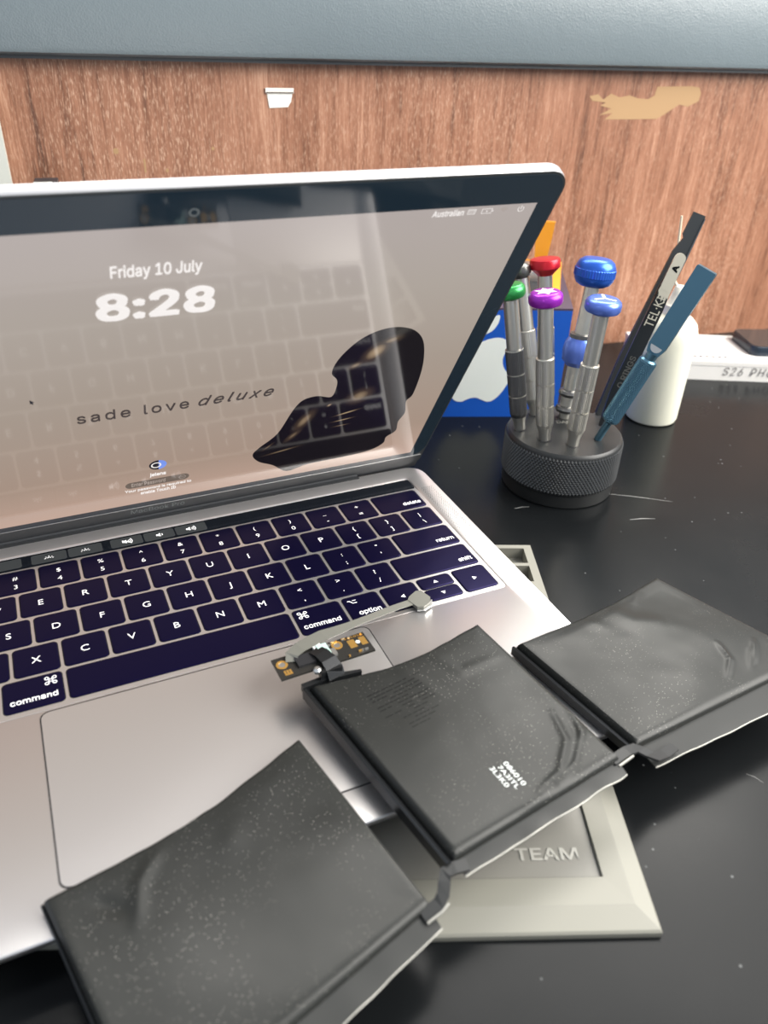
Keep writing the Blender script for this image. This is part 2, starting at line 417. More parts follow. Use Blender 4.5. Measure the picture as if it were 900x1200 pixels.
def ring(cx, cy, r0, r1, a0=0, a1=360, n=24):
    full = a1 - a0 >= 360
    vs = []; fs = []; k = n if full else n + 1
    for i in range(k):
        a = math.radians(a0 + (a1 - a0) * i / n)
        vs += [(cx + r0 * math.cos(a), cy + r0 * math.sin(a), 0), (cx + r1 * math.cos(a), cy + r1 * math.sin(a), 0)]
    for i in range(n):
        a, b = 2 * i, 2 * ((i + 1) % k); fs.append((a, a + 1, b + 1, b))
    return vs, fs
def poly(*p): return [(x, y, 0) for x, y in p], [tuple(range(len(p)))]
def place(vf, z): return [(v[0], v[1], v[2] + z) for v in vf[0]], vf[1]

# ------------------------------------------------------------------ setting: wall, padded trim, desk
TH = math.radians(-6.5)
WD = Vector((math.cos(TH), math.sin(TH), 0)); WN = Vector((-math.sin(TH), math.cos(TH), 0)); W0 = Vector((309.6, 284.1, 0))
def wmx(off=0.0):  # wall frame: x along the wall, y up, z towards the room
    return frame_mx(W0 - WN * off, WD, (0, 0, 1))
wall = obj('wall_back', xf(box(-700, -30, -14, 900, 272, 0), wmx()), M['wood'], kind='structure')
random.seed(4)
pp = [(-78, 196), (-71, 197.5), (-66, 194), (-60, 198), (-52, 195.5), (-44, 197), (-36, 195), (-27, 194.5), (-22, 197), (-21, 203), (10, 203.6), (17, 202.8), (19.5, 199), (19, 193.5), (10, 189.5), (2, 191), (-6, 186.5), (-12, 183), (-16, 181), (-40, 180.6), (-62, 180.6), (-56, 185), (-67, 183.5), (-58, 188), (-68, 190), (-63, 192), (-75, 193)]
obj('bare_patch', xf(loft([[(x, y, 0.0) for x, y in pp], [(x, y, 0.15) for x, y in pp]]), wmx()), M['bare_wood'], wall, label='pale peeled patch in the veneer')
pl = [(-319.5, 197), (-302, 197.3), (-303.5, 191), (-305.5, 188), (-318, 187.4)]
obj('paper_scrap', xf(loft([[(x, y, 0.0) for x, y in pl], [(x, y, 0.5) for x, y in pl]]), wmx()), M['paper'], wall, label='white torn paper scrap')
obj('paper_fold', xf(box(-320.3, 196.2, 0.4, -301.6, 199.2, 1.2), wmx()), M['paper'], wall)
obj('paper_dark_line', xf(box(-320, 196.2, 1.2, -301.8, 196.9, 1.3), wmx()), M['paper_edge'], wall)  # thin dark line along the bottom of the fold
for (x, y, w, h) in ((-419, 162, 3.2, 3.4), (-402, 153, 1.2, 8.5), (-388, 150, 1.8, 2.2), (-432, 140, 2, 1.6), (-357, 163, 2, 2)):
    obj('veneer_chip', xf(slab(x - w / 2, y - h / 2, x + w / 2, y + h / 2, 0, 0.12, min(w, h) * .35), wmx()), M['bare_wood'], wall)
def trim():
    prof = [(215.6, 0), (215.6, 9), (217, 11), (220, 12), (262, 12), (270, 10), (274, 3), (274, 0)]
    L = []
    for x in [-700 + i * 20 for i in range(81)]:
        L.append([(x, y, z + (0.4 * mnoise.noise(Vector((x * .02, y * .05, 3))) if z > 5 else 0)) for y, z in prof])
    return loft(L)
obj('floor', box(-1500, -1500, -770, 1500, 1500, -760), M['floor_trim_shade'], kind='structure')
tr = obj('trim_1', xf(trim(), wmx(0.05)), M['leather'], smooth=True, kind='structure')
obj('trim_2', xf(box(-700, 213.6, 0, 900, 215.6, 8), wmx(0.05)), M['floor_trim_shade'], kind='structure')  # dark strip painted in for the shade on the trim's lower bevel

desk = obj('desk', xf(box(-700, -30, 0.05, 900, 0, 760), frame_mx(W0, WD, (0, 0, 1))), M['desk'])
tag(desk, 'black laminate desk top with fine scratches, under the laptop and everything else', 'desk')
for a, b, w in (((119.9, 74.6), (154.6, 50.6), .5), ((116.7, 44.1), (131.6, 39.3), .7), ((59.8, 79.1), (69, 77.6), .6), ((40, -120), (43, -126), .25)):
    obj('scratch', strip([(*a, 0.0), ((a[0] + b[0]) / 2 + .4, (a[1] + b[1]) / 2 + .6, 0.0), (*b, 0.0)], [w * .4, w, w * .3], 0.05), M['scratch'], desk)

# ------------------------------------------------------------------ laptop
LX0, LX1, LY0, LY1, ZT = -289.8, 14.3, -94.2, 118.2, 18.0
lap = thing('laptop', 'open grey laptop with lit lock screen, resting on the grey plastic tray', 'laptop', (-137.75, 12, 8))
NR = 6
def base_loops():
    L = []
    for ins, z, r in ((9, 8.2, 6), (4, 9.4, 8), (0.6, 15.6, 10), (0, 16.6, 10), (0, 17.6, 10), (0.4, 18.0, 9.6)):
        L.append(atz(rr(LX0 + ins, LY0 + ins, LX1 - ins, LY1 - ins, r, NR), z))
    # keyboard well, recessed
    w = (-277.4, -1.9, 1.9, 106.6)
    for ins, z in ((-0.5, 18.0), (0.0, 17.7), (0.15, 17.3)):
        L.append(atz(rr(w[0] + ins, w[1] + ins, w[2] - ins, w[3] - ins, 2.2 - ins, NR), z))
    return loft(L)
obj('base', base_loops(), M['alu'], lap, smooth=True)
ZW = 17.3
# speaker holes beside the keyboard
def speaker(x0, x1, y0, y1):
    vs, fs = [], []; i = 0
    y = y0
    while y <= y1:
        x = x0 + (0.6 if i % 2 else 0)
        while x <= x1:
            d = disc(x, y, 0.28, n=5, z=18.03); k = len(vs); vs += d[0]; fs += [tuple(q + k for q in d[1][0])]
            x += 1.2
        y += 1.04; i += 1
    return vs, fs
obj('speaker_grille', speaker(4.2, 10.8, -1, 94), M['gasket'], lap, kind='stuff')
obj('speaker_grille', speaker(-286.3, -279.6, -1, 94), M['gasket'], lap, kind='stuff')
# touch bar
tb = obj('touch_bar', slab(-276.6, 95.3, 1.2, 105.4, ZW, 17.75, 1.4), M['tb_glass'], lap, smooth=True)
def speaker_icon(cx, cy, s, waves, cross=False):
    p = [poly((cx - 2.2 * s, cy - .7 * s), (cx - 1.3 * s, cy - .7 * s), (cx - 1.3 * s, cy + .7 * s), (cx - 2.2 * s, cy + .7 * s)),
         poly((cx - 1.3 * s, cy - .7 * s), (cx, cy - 1.6 * s), (cx, cy + 1.6 * s), (cx - 1.3 * s, cy + .7 * s))]
    for i in range(waves):
        p.append(ring(cx - .2 * s, cy, (1.1 + .9 * i) * s, (1.45 + .9 * i) * s, -45, 45, 8))
    if cross: p.append(poly((cx - 2.3 * s, cy + 1.2 * s), (cx - 2.0 * s, cy + 1.6 * s), (cx + 2.2 * s, cy - 1.3 * s), (cx + 1.9 * s, cy - 1.6 * s)))
    return join(*p)
def glow_icon(cx, cy, s):
    p = [ring(cx, cy - .6 * s, .55 * s, .9 * s, 0, 180, 8)]
    for a in (0, 40, 90, 140, 180):
        r0, r1 = 1.4 * s, 2.2 * s; t = math.radians(a); c, d = math.cos(t), math.sin(t); h = .18 * s
        p.append(poly((cx + r0 * c - h * d, cy - .6 * s + r0 * d + h * c), (cx + r0 * c + h * d, cy - .6 * s + r0 * d - h * c), (cx + r1 * c + h * d, cy - .6 * s + r1 * d - h * c), (cx + r1 * c - h * d, cy - .6 * s + r1 * d + h * c)))
    return join(*p)
TBB = [(-221.5, -205.5, None), (-201.2, -185.2, 'g'), (-184.4, -168.6, 'g'), (-164.6, -149.2, 'm'), (-148.4, -133.4, 'd'), (-132.6, -117.0, 'u'),
       (-276, -262, None), (-258, -241, None), (-240, -224, None)]
for x0, x1, ic in TBB:
    bt = obj('touch_button', slab(x0, 96.6, x1, 104.2, 17.75, 17.8, 1.2), M['tb_btn'], lap)
    cx = (x0 + x1) / 2
    vf = None
    if ic == 'g': vf = glow_icon(cx, 100.3, .95)
    if ic == 'm': vf = speaker_icon(cx, 100.3, .95, 3, True)
    if ic == 'd': vf = speaker_icon(cx + .6, 100.3, .95, 1)
    if ic == 'u': vf = speaker_icon(cx - .4, 100.3, .95, 3)
    if vf: obj('icon', place(vf, 17.83), M['tb_icon'], bt)
# keys
PX, PY = 19.0, 18.9
ROWS = [
    [(1, 'fn'), (1, 'control'), (1, '~option'), (1.25, '~command'), (5, ''), (1.25, 'command'), (1, 'option'), (1, '<'), (1, '^v'), (1, '>')],
    [(2.25, 'lshift')] + [(1, c) for c in 'ZXCVBNM'] + [(1, '<,'), (1, '>.'), (1, '?/'), (2.25, 'shift')],
    [(1.75, 'caps lock')] + [(1, c) for c in 'ASDFGHJKL'] + [(1, ':;'), (1, '"\''), (1.75, 'return')],
    [(1.5, 'tab')] + [(1, c) for c in 'QWERTYUIOP'] + [(1, '{['), (1, '}]'), (1, '|\\')],
    [(1, '~`'), (1, '!1'), (1, '@2'), (1, '#3'), (1, '$4'), (1, '%5'), (1, '^6'), (1, '&7'), (1, '*8'), (1, '(9'), (1, ')0'), (1, '_-'), (1, '+='), (1.5, 'delete')],
]
def command_icon(cx, cy, s):
    p = []
    for sx in (-1, 1):
        for sy in (-1, 1):
            p.append(ring(cx + sx * .95 * s, cy + sy * .95 * s, .35 * s, .62 * s, n=10))
    for k in (-1, 1):
        p.append(poly((cx - .95 * s, cy + k * .45 * s - .13 * s), (cx + .95 * s, cy + k * .45 * s - .13 * s), (cx + .95 * s, cy + k * .45 * s + .13 * s), (cx - .95 * s, cy + k * .45 * s + .13 * s)))
        p.append(poly((cx + k * .45 * s - .13 * s, cy - .95 * s), (cx + k * .45 * s + .13 * s, cy - .95 * s), (cx + k * .45 * s + .13 * s, cy + .95 * s), (cx + k * .45 * s - .13 * s, cy + .95 * s)))
    return join(*p)
def option_icon(cx, cy, s):
    h = .16 * s
    return join(poly((cx - 1.8 * s, cy + .8 * s), (cx - .9 * s, cy + .8 * s), (cx - .9 * s, cy + .8 * s + 2 * h), (cx - 1.8 * s, cy + .8 * s + 2 * h)),
                poly((cx - 1.15 * s, cy + .9 * s), (cx - .75 * s, cy + 1.0 * s), (cx + .45 * s, cy - .8 * s), (cx + .05 * s, cy - .8 * s)),
                poly((cx + .1 * s, cy - .8 * s), (cx + 1.8 * s, cy - .8 * s), (cx + 1.8 * s, cy - .8 * s + 2 * h), (cx + .1 * s, cy - .8 * s + 2 * h)),
                poly((cx + .3 * s, cy + .8 * s), (cx + 1.8 * s, cy + .8 * s), (cx + 1.8 * s, cy + .8 * s + 2 * h), (cx + .3 * s, cy + .8 * s + 2 * h)))
def tri(cx, cy, s, d):
    return {'^': poly((cx - s, cy - .7 * s), (cx + s, cy - .7 * s), (cx, cy + .9 * s)), 'v': poly((cx - s, cy + .7 * s), (cx, cy - .9 * s), (cx + s, cy + .7 * s)),
            '<': poly((cx + .7 * s, cy - s), (cx + .7 * s, cy + s), (cx - .9 * s, cy)), '>': poly((cx - .7 * s, cy - s), (cx + .9 * s, cy), (cx - .7 * s, cy + s))}[d]
def legend_for(t, w, h):
    """flat legend centred on the key (w x h mm)"""
    if t == '': return None
    if t in '<>': return tri(0, 0, 1.25, t)
    if t == '^' or t == 'v': return tri(0, 0, 1.2, t)
    R_, L_ = w / 2 - 1.7, -w / 2 + 1.7
    if t == 'command': return join(text_w('command', R_ - 1.2, -4.9, 2.75, .008, 'r'), command_icon(L_ + 2.4, 4.4, 1.5))
    if t == '~command': return join(text_w('command', R_ - .6, -4.9, 2.75, .008, 'r'), command_icon(R_ - 2.6, 4.4, 1.5))
    if t == 'option': return join(text_w('option', 1.0, -4.9, 2.75, .008, 'c'), option_icon(L_ + 2.4, 4.6, 1.15))
    if t == '~option': return join(text_w('option', .5, -4.9, 2.75, .008, 'c'), option_icon(R_ - 2.4, 4.6, 1.15))
    if t in ('shift', 'return', 'delete'): return text_w(t, R_, -4.9, 2.65, .008, 'r')
    if t == 'lshift': return text_w('shift', L_, -4.9, 2.65, .008, 'l')
    if t in ('caps lock', 'tab'): return text_w(t, L_, -4.9, 2.65, .008, 'l')
    if t in ('fn', 'control'): return text_w(t, 0, -4.9, 2.4, .008, 'c', squash=.9)
    if len(t) == 2:
        a, b = t
        return join(text_w(a, 0, 1.6, 2.8, plain=True), text_w(b, 0, -5.2, 3.0, plain=True))
    j = [text_w(t, 0, -2.0, 3.7, plain=True)]
    return join(*j)
keymesh = {}
def key_vf(w, h):
    r = 1.7; L = []
    for ins, z in ((0.1, ZW + .05), (0.0, 17.75), (0.05, 17.95), (0.25, 18.08), (0.8, 18.1)):
        L.append(atz(rr(-w / 2 + ins, -h / 2 + ins, w / 2 - ins, h / 2 - ins, r - ins * .8, 4), z))
    return loft(L, cap0=False)
wells = []
web = []
def put_key(cx, cy, w, h, t):
    k = (round(w, 2), round(h, 2))
    if k not in keymesh:
        o = obj('key', key_vf(w, h), M['key'], lap, smooth=True, local=True); keymesh[k] = o
    else:
        o = keymesh[k].copy(); COL.objects.link(o); o.parent = lap
    o.location = Vector((cx + 137.75, cy - 12, -8)) * MM
    wells.append(slab(cx - w / 2 - .27, cy - h / 2 - .27, cx + w / 2 + .27, cy + h / 2 + .27, ZW + .45, ZW + .5, 2.0, n=4))
    vf = legend_for(t, w, h)
    if vf is not None:
        vs, fs = vf
        obj('legend', ([(x, y, 18.12 + z) for x, y, z in vs], fs), M['legend'], o, local=True)
GAP = 1.75
for r, row in enumerate(ROWS):
    x = -14.5 * PX; cy = (r + .5) * PY
    for u, t in row:
        w = u * PX - GAP; h = PY - GAP; cx = x + u * PX / 2
        if t == '^v':
            put_key(cx, cy + h / 4 + .1, w, h / 2 - .5, '^'); put_key(cx, cy - h / 4 - .1, w, h / 2 - .5, 'v')
        else:
            put_key(cx, cy, w, h, t)
        x += u * PX
obj('key_web', slab(-277.0, -1.5, 1.5, 95.0, ZW + .05, ZW + .45, 1.8), M['alu'], lap)
obj('key_wells', join(*wells), M['gap'], lap, kind='stuff')
# trackpad with its gap
obj('trackpad_gap', slab(-205.6, -80.2, -70.9, -2.8, 18.0, 18.04, 3.6), M['gap'], lap)
obj('trackpad', slab(-205.05, -79.6, -71.45, -3.35, 18.0, 18.12, 3.2), M['alu'], lap)
# hinge
obj('hinge_slot', slab(-252, 115.6, -24.2, 118.0, 18.0, 18.06, .8), M['hinge'], lap)
LV = Vector((0, -0.51037, 0.85995)); LN = Vector((0, -0.85995, -0.51037)); P0 = Vector((0, 110.7, 32.2))
lidmx = Matrix(((1, LV.x, LN.x), (0, LV.y, LN.y), (0, LV.z, LN.z))).to_4x4(); lidmx.translation = P0
def lid(vf): return xf(vf, lidmx)
def hcyl(x0, x1, y, z, r, n=16):
    return loft([[(x, y + r * math.cos(2 * math.pi * j / n), z + r * math.sin(2 * math.pi * j / n)) for j in range(n)] for x in (x0, x1)])
obj('hinge_cover', hcyl(-251, -25, 120.2, 18.6, 2.2), M['hinge'], lap, smooth=True)
LB, LT = -17.6, 192.2
def lid_shell():
    L = []
    for ins, z in ((1.6, -5.2), (0.5, -4.8), (0.0, -3.6), (0.0, -1.2), (0.25, -0.35)):
        L.append(atz(rr(LX0 + ins, LB + ins, LX1 - ins, LT + 1.2 - ins, 9.5 - ins, 8), z))
    return loft(L)
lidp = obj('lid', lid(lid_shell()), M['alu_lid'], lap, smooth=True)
obj('lid_gasket', lid(slab(LX0 + .25, LB + .2, LX1 - .25, LT + .9, -0.35, -0.1, 9.2, n=8)), M['gasket'], lap)
obj('glass', lid(slab(LX0 + 1.1, -4.4, LX1 - 1.1, LT - .2, -0.1, 0.0, 8.3, n=8)), M['bezel'], lap, label='black glass border around the display')
obj('glass_edge', lid(box(LX0 + 1.4, -4.9, -0.1, LX1 - 1.4, -4.4, 0.12)), M['alu_lid'], lap)
obj('clutch_cover', lid(slab(LX0 + 1.4, LB + .1, LX1 - 1.4, -4.9, -0.1, 0.05, 1.5)), M['hinge'], lap)
obj('camera_lens', lid(place(ring(-126.2, 183.6, 1.1, 1.7), 0.03)), M['bezel_text'], lap)
obj('name_print', lid(place(fit(text_vf('MacBook Pro', 0.0), -151.4, -10.4, -124.1, -6.5), 0.09)), M['bezel_text'], lap)
DX0, DX1, DH = -280.6, 4.9, 178.9
disp = obj('display', lid(box(DX0, 0, 0.0, DX1, DH, 0.03)), M['display'], lap, label='lit lock screen')
ZU = 0.06
def ui(name, vf, m, z=ZU, label=None): return obj(name, lid(place(vf, z)), m, disp, label=label)
ui('date_text', fit(text_vf('Friday 10 July', .018), -153.0, 156.6, -122.6, 163.6), M['ui_white'])
ui('clock_text', fit(text_vf('8:28', .035), -158.8, 137.6, -117.0, 151.2), M['ui_white'])
ui('title_text', fit(text_vf('sade love', .004, 0, 1.2), -170.2, 77.3, -124.6, 83.9), M['ui_grey'])
ui('title_text', fit(text_vf('deluxe', .004, .35, 1.25), -120.6, 77.6, -87.0, 84.2), M['ui_grey'])
ui('language_text', fit(text_vf('Australian', .01), -39.2, 175.1, -26.2, 178.0), M['ui_white'])
def outline(x0, y0, x1, y1, t):
    return join(poly((x0, y0), (x1, y0), (x1, y0 + t), (x0, y0 + t)), poly((x0, y1 - t), (x1, y1 - t), (x1, y1), (x0, y1)), poly((x0, y0), (x0 + t, y0), (x0 + t, y1), (x0, y1)), poly((x1 - t, y0), (x1, y0), (x1, y1), (x1 - t, y1)))
kb = [outline(-24.6, 175.3, -21.2, 177.6, .25)] + [poly((-24 + i * .8, 176.1 + j * .7), (-23.6 + i * .8, 176.1 + j * .7), (-23.6 + i * .8, 176.5 + j * .7), (-24 + i * .8, 176.5 + j * .7)) for i in range(4) for j in range(2)]
ui('keyboard_icon', join(*kb), M['ui_white'])
ui('battery_icon', join(outline(-18.6, 175.2, -14.2, 177.6, .22), poly((-14.0, 176), (-13.7, 176), (-13.7, 176.8), (-14.0, 176.8)), poly((-16.4, 175.6), (-15.9, 176.5), (-16.6, 176.5), (-16.2, 177.4), (-17.0, 176.3), (-16.4, 176.3))), M['ui_white'])
ui('wireless_icon', join(ring(-8.9, 175.3, .6, .9, 45, 135, 6), ring(-8.9, 175.3, 1.3, 1.6, 45, 135, 6), ring(-8.9, 175.3, 2.0, 2.3, 45, 135, 6)), M['ui_hint'])
ui('power_icon', join(ring(-1.4, 176.4, 1.05, 1.35, 125, 415, 18), poly((-1.55, 176.4), (-1.25, 176.4), (-1.25, 178.0), (-1.55, 178.0))), M['ui_white'])
ui('avatar', disc(-137.8, 34.0, 4.1), M['ui_navy'])
ui('avatar_half', (lambda a: ([(-137.8 + 4.1 * math.cos(t), 34.0 + 4.1 * math.sin(t), 0) for t in a], [tuple(range(len(a)))]))([math.radians(-85 + 170 * i / 16) for i in range(17)]), M['ui_blue'], ZU + .02)
ui('avatar_ring', ring(-138.6, 34.0, 1.7, 2.4), M['ui_white'], ZU + .04)
ui('user_text', fit(text_vf('jelena', .03), -141.6, 23.6, -134.0, 27.4), M['ui_white'])
ui('password_field', (atz(rr(-153.2, 16.0, -122.6, 21.6, 2.75, 5), 0), [tuple(range(24))]), M['ui_field'])
ui('password_hint', fit(text_vf('Enter Password', .01), -150.4, 17.4, -134.2, 20.6), M['ui_hint'], ZU + .02)
ui('arrow_icon', join(ring(-126.0, 18.8, 1.4, 1.7), poly((-126.9, 18.65), (-125.2, 18.65), (-125.2, 18.95), (-126.9, 18.95))), M['ui_hint'], ZU + .02)
ui('notice_text', fit(text_vf('Your password is required to', .02), -153.6, 11.9, -121.4, 14.9), M['ui_white'])
ui('notice_text', fit(text_vf('enable Touch ID', .02), -146.2, 8.6, -129.0, 11.4), M['ui_white'])
cur = obj('cursor', lid(place(poly((-185.8, 97.5), (-184.2, 95.6), (-185.0, 95.5), (-184.6, 94.6), (-185.1, 94.4), (-185.5, 95.3), (-185.9, 94.8)), ZU)), M['ui_navy'], disp)
# a plain dark figure as the wallpaper's picture
def smooth_closed(pts, n=6):
    out = []; k = len(pts)
    for i in range(k):
        p0, p1, p2, p3 = (Vector((*pts[(i + j - 1) % k], 0)) for j in range(4))
        for s in range(n):
            t = s / n
            q = 0.5 * ((2 * p1) + (p2 - p0) * t + (2 * p0 - 5 * p1 + 4 * p2 - p3) * t * t + (3 * p1 - p0 - 3 * p2 + p3) * t ** 3)
            out.append((q.x, q.y, 0))
    return out, [tuple(range(len(out)))]
fig = [(-19.6, 102.7), (-14.9, 89), (-12.6, 75.4), (-11.9, 60), (-14, 54.7), (-11.6, 44.2), (-13.3, 36.2), (-12.2, 27.5), (-16.5, 22.4), (-16.8, 16.2), (-24, 11), (-39.6, 9.2), (-58.9, 8.4), (-70.1, 5), (-79, 13.9), (-87.3, 20.1), (-91.2, 27.5), (-88.6, 33.5), (-80.5, 44), (-75.4, 62), (-71.5, 69.5), (-64.8, 71.2), (-57.4, 68.8), (-56.2, 76), (-57.2, 82), (-60.6, 87), (-60.4, 94), (-57.2, 102), (-51.5, 109.5), (-44, 113.8), (-35.5, 114.6), (-26.5, 111)]
fo = ui('picture_figure', smooth_closed(fig, 5), M['figure'])
uvl = fo.data.uv_layers.new(name='print')
fv = smooth_closed(fig, 5)[0]
for lp in fo.data.loops: uvl.data[lp.index].uv = (fv[lp.vertex_index][0], fv[lp.vertex_index][1])

# ------------------------------------------------------------------ grey tray under the laptop
TA = math.radians(-22.1)
TX = Vector((math.cos(TA), math.sin(TA), 0)); TY = Vector((-math.sin(TA), math.cos(TA), 0))
TO = Vector((-35.0, -157.5, 0))   # front right corner
tray = thing('parts_tray', 'pale grey plastic tray with a recessed front panel, under the laptop', 'tray', TO)
tmx = frame_mx(TO, TX, TY)
def tp(vf): return xf(vf, tmx)
def tl(p): d = Vector(p) - TO; return d.dot(TX), d.dot(TY)
def tray_rim():
    L = []
    for i0, z in ((0, 0), (0, 2.2), (0.6, 2.9), (6.8, 4.5), (7.6, 4.5), (14.6, 4.3), (15.0, 3.0), (15.2, 3.0)):
        L.append(atz([(-260 + i0, 0 + i0 * 1.25), (0 - i0, 0 + i0 * 1.25), (0 - i0, 96), (-260 + i0, 96)], z))
    return loft(L)
obj('rim', tp(tray_rim()), M['tray'], tray)
obj('panel', tp(box(-244.9, 18.9, 2.95, -15.1, 94, 3.1)), M['tray_panel'], tray)
obj('team_lettering', tp(place(fit(text_vf('TEAM', .02), -42.8, 25.3, -20.7, 29.9), 3.11)), M['tray_print'], tray, label='pale lettering TEAM')
for g in ((-245.2, 18.5, -14.7, 19.1), (-15.3, 18.5, -14.7, 94)): obj('groove', tp(box(g[0], g[1], 3.0, g[2], g[3], 3.14)), M['groove'], tray)
# raised back block with open pockets on the right
yb0, yb1 = 96, 206
def pocket_block():
    parts = [box(-235, yb0, 0, -40, yb1, 7.6)]
    xr = -2.6
    walls = [(-40, yb1 - 3, xr, yb1), (xr - 4.2, 172, xr, yb1 - 3), (-40, 187.5, xr - 4.2, 190), (-40, 172, xr - 4.2, 174.5)]
    for a in walls: parts.append(box(a[0], a[1], 0, a[2], a[3], 8))
    parts.append(box(-40, yb0, 0, xr, 172, 8))
    parts.append(box(-40, 174.5, 0, xr - 4.2, yb1 - 3, 1.5))
    return join(*parts)
obj('pocket_block', tp(pocket_block()), M['tray'], tray)

# ------------------------------------------------------------------ battery pack
bat = thing('battery_pack', 'three-cell black pouch battery pack laid across the palm rest, edges hanging over', 'battery', (-66, -80, 18))
def seg_d(p, a, b):
    ab = b - a; t = max(0, min(1, (p - a).dot(ab) / max(ab.length_squared, 1e-9))); return (p - (a + ab * t)).length, t
class Cell:
    def __init__(s, c, zb, T, bow, wrinkles, seed, ztilt=(0, 0, 0, 0), rad=2.2, namp=.35, pill=.5):
        s.pill = pill
        s.c = [Vector((*p, 0)) for p in c]; s.zb = zb; s.T = T; s.bow = bow; s.w = wrinkles; s.seed = seed; s.tilt = ztilt; s.rad = rad; s.namp = namp
        s.lu = ((s.c[1] - s.c[0]).length + (s.c[2] - s.c[3]).length) / 2; s.lv = ((s.c[3] - s.c[0]).length + (s.c[2] - s.c[1]).length) / 2
    def xy(s, u, v):
        a, b, c, d = s.c
        p = (a * (1 - u) + b * u) * (1 - v) + (d * (1 - u) + c * u) * v
        inn = ((d - a) * (1 - u) + (c - b) * u).normalized()
        p += inn * (s.bow * math.sin(math.pi * u) ** 1.2 * (1 - v) ** 2)
        p += inn * (0.5 * mnoise.noise(Vector((u * 9, 0, s.seed))) * (1 - v) ** 6)
        return p
    def h(s, u, v):
        d = min(u * s.lu, (1 - u) * s.lu, v * s.lv, (1 - v) * s.lv)
        d0 = min(u * s.lu, (1 - u) * s.lu, v * s.lv); k = min(d0 / s.rad, 1.0); e = math.sqrt(max(0, 1 - (1 - k) ** 2))
        k = min((1 - v) * s.lv / 3.6, 1.0); e = min(e, .56 + .44 * math.sqrt(max(0, 1 - (1 - k) ** 2)))
        p = s.xy(u, v)
        f = min(1.0, d / 8)
        z = s.T * e + f * s.namp * (mnoise.noise(Vector((p.x * .035, p.y * .035, s.seed))) * 1.6 + .16 * mnoise.noise(Vector((p.x * .12, p.y * .12, s.seed + 5))))
        pillow = s.pill * math.sin(math.pi * u) * math.sin(math.pi * v)
        z += pillow * min(1, d / 6)
        for pts, amp, wid in s.w:
            best = 1e9; bt = 0; n = len(pts) - 1
            for i in range(n):
                dd, t = seg_d(p, Vector((*pts[i], 0)), Vector((*pts[i + 1], 0)))
                if dd < best: best = dd; bt = (i + t) / n
            if best < wid * 4: z += amp * math.exp(-(best / wid) ** 2) * math.sin(math.pi * min(max(bt, .03), .97)) ** .45 * min(1, d / 2.5)
        a, b, c, d4 = s.tilt
        return s.zb + z + (a * (1 - u) + b * u) * (1 - v) + (d4 * (1 - u) + c * u) * v
    def mesh(s, n=92):
        e = [0, .004, .010, .018, .027, .040]
        g = e + [.055 + (1 - .11) * i / n for i in range(n + 1)] + [1 - x for x in reversed(e)]
        m = len(g); vs = []; fs = []
        for v in g:
            for u in g: p = s.xy(u, v); vs.append((p.x, p.y, s.h(u, v)))
        for j in range(m - 1):
            for i in range(m - 1): a = j * m + i; fs.append((a, a + m, a + m + 1, a + 1))
        k = len(vs); order = [i for i in range(m)] + [j * m + m - 1 for j in range(1, m)] + [(m - 1) * m + i for i in range(m - 2, -1, -1)] + [j * m for j in range(m - 2, 0, -1)]
        for i in order: x, y, z = vs[i]; vs.append((x, y, min(z - .3, s.zb - .3)))
        q = len(order)
        for i in range(q): fs.append((order[i], order[(i + 1) % q], k + (i + 1) % q, k + i))
        fs.append(tuple(range(k + q - 1, k - 1, -1)))
        return vs, fs
    def inv(s, x, y):
        u = v = .5
        for _ in range(12):
            p = s.xy(u, v); e = .01; pu = (s.xy(u + e, v) - p) / e; pv = (s.xy(u, v + e) - p) / e
            dx, dy = x - p.x, y - p.y; det = pu.x * pv.y - pu.y * pv.x
            u += (dx * pv.y - dy * pv.x) / det; v += (pu.x * dy - pu.y * dx) / det
            u = min(max(u, 0.0), .999); v = min(max(v, 0.0), .999)
        return u, v
    def z_at(s, x, y): return s.h(*s.inv(x, y))
CL = Cell([(-210.3, -85.0), (-120.6, -55.8), (-105.2, -130.9), (-192.5, -157.5)], 19.0, 6.2, 4.6, [([(-176, -83), (-183, -92), (-186, -104)], .8, 2.2), ([(-196, -92), (-188, -99)], -.6, 2.5), ([(-150, -79), (-156, -92)], .35, 4)], 1.0, namp=.4)
CM = Cell([(-110.7, -38.8), (-32.4, -30.7), (-21.8, -111.8), (-94.8, -123.6)], 24.4, 6.0, 5.2, [([(-33.0, -86), (-36, -99), (-46, -109.5), (-57, -113.5)], .7, 1.2), ([(-25.4, -85), (-28.6, -98), (-39, -108.5), (-49, -113)], .75, 1.2), ([(-28.5, -92), (-32, -101), (-41, -109.5)], -.45, 1.3), ([(-54, -115), (-66, -118)], .5, 1.6), ([(-77, -43), (-67, -62)], .3, 3), ([(-61, -41), (-54, -55), (-37, -53)], .3, 2.5)], 2.0, namp=.28)
CR = Cell([(-20.6, -43.3), (67.5, -27.6), (92.5, -97.5), (-9.0, -106.3)], 19.2, 5.6, 2.6, [([(58.5, -76.5), (56.5, -86), (48.5, -93)], .9, 1.0), ([(76, -80), (66, -91)], .8, 1.0), ([(70, -84), (61, -93)], .5, 1.0), ([(30, -40), (34, -52), (48, -58)], .6, 5), ([(52, -34), (42, -43)], .4, 2.5), ([(14, -42), (19, -50)], .3, 3)], 3.0, ztilt=(0, -.8, -1.2, -.4), namp=.5, pill=1.5)
for c, lb in ((CL, 'left cell, dusty foil'), (CM, 'middle cell, foil creased at one corner'), (CR, 'right cell, bulging shiny foil')):
    c.ob = obj('cell', c.mesh(), M['foil'], bat, smooth=True, label=lb)
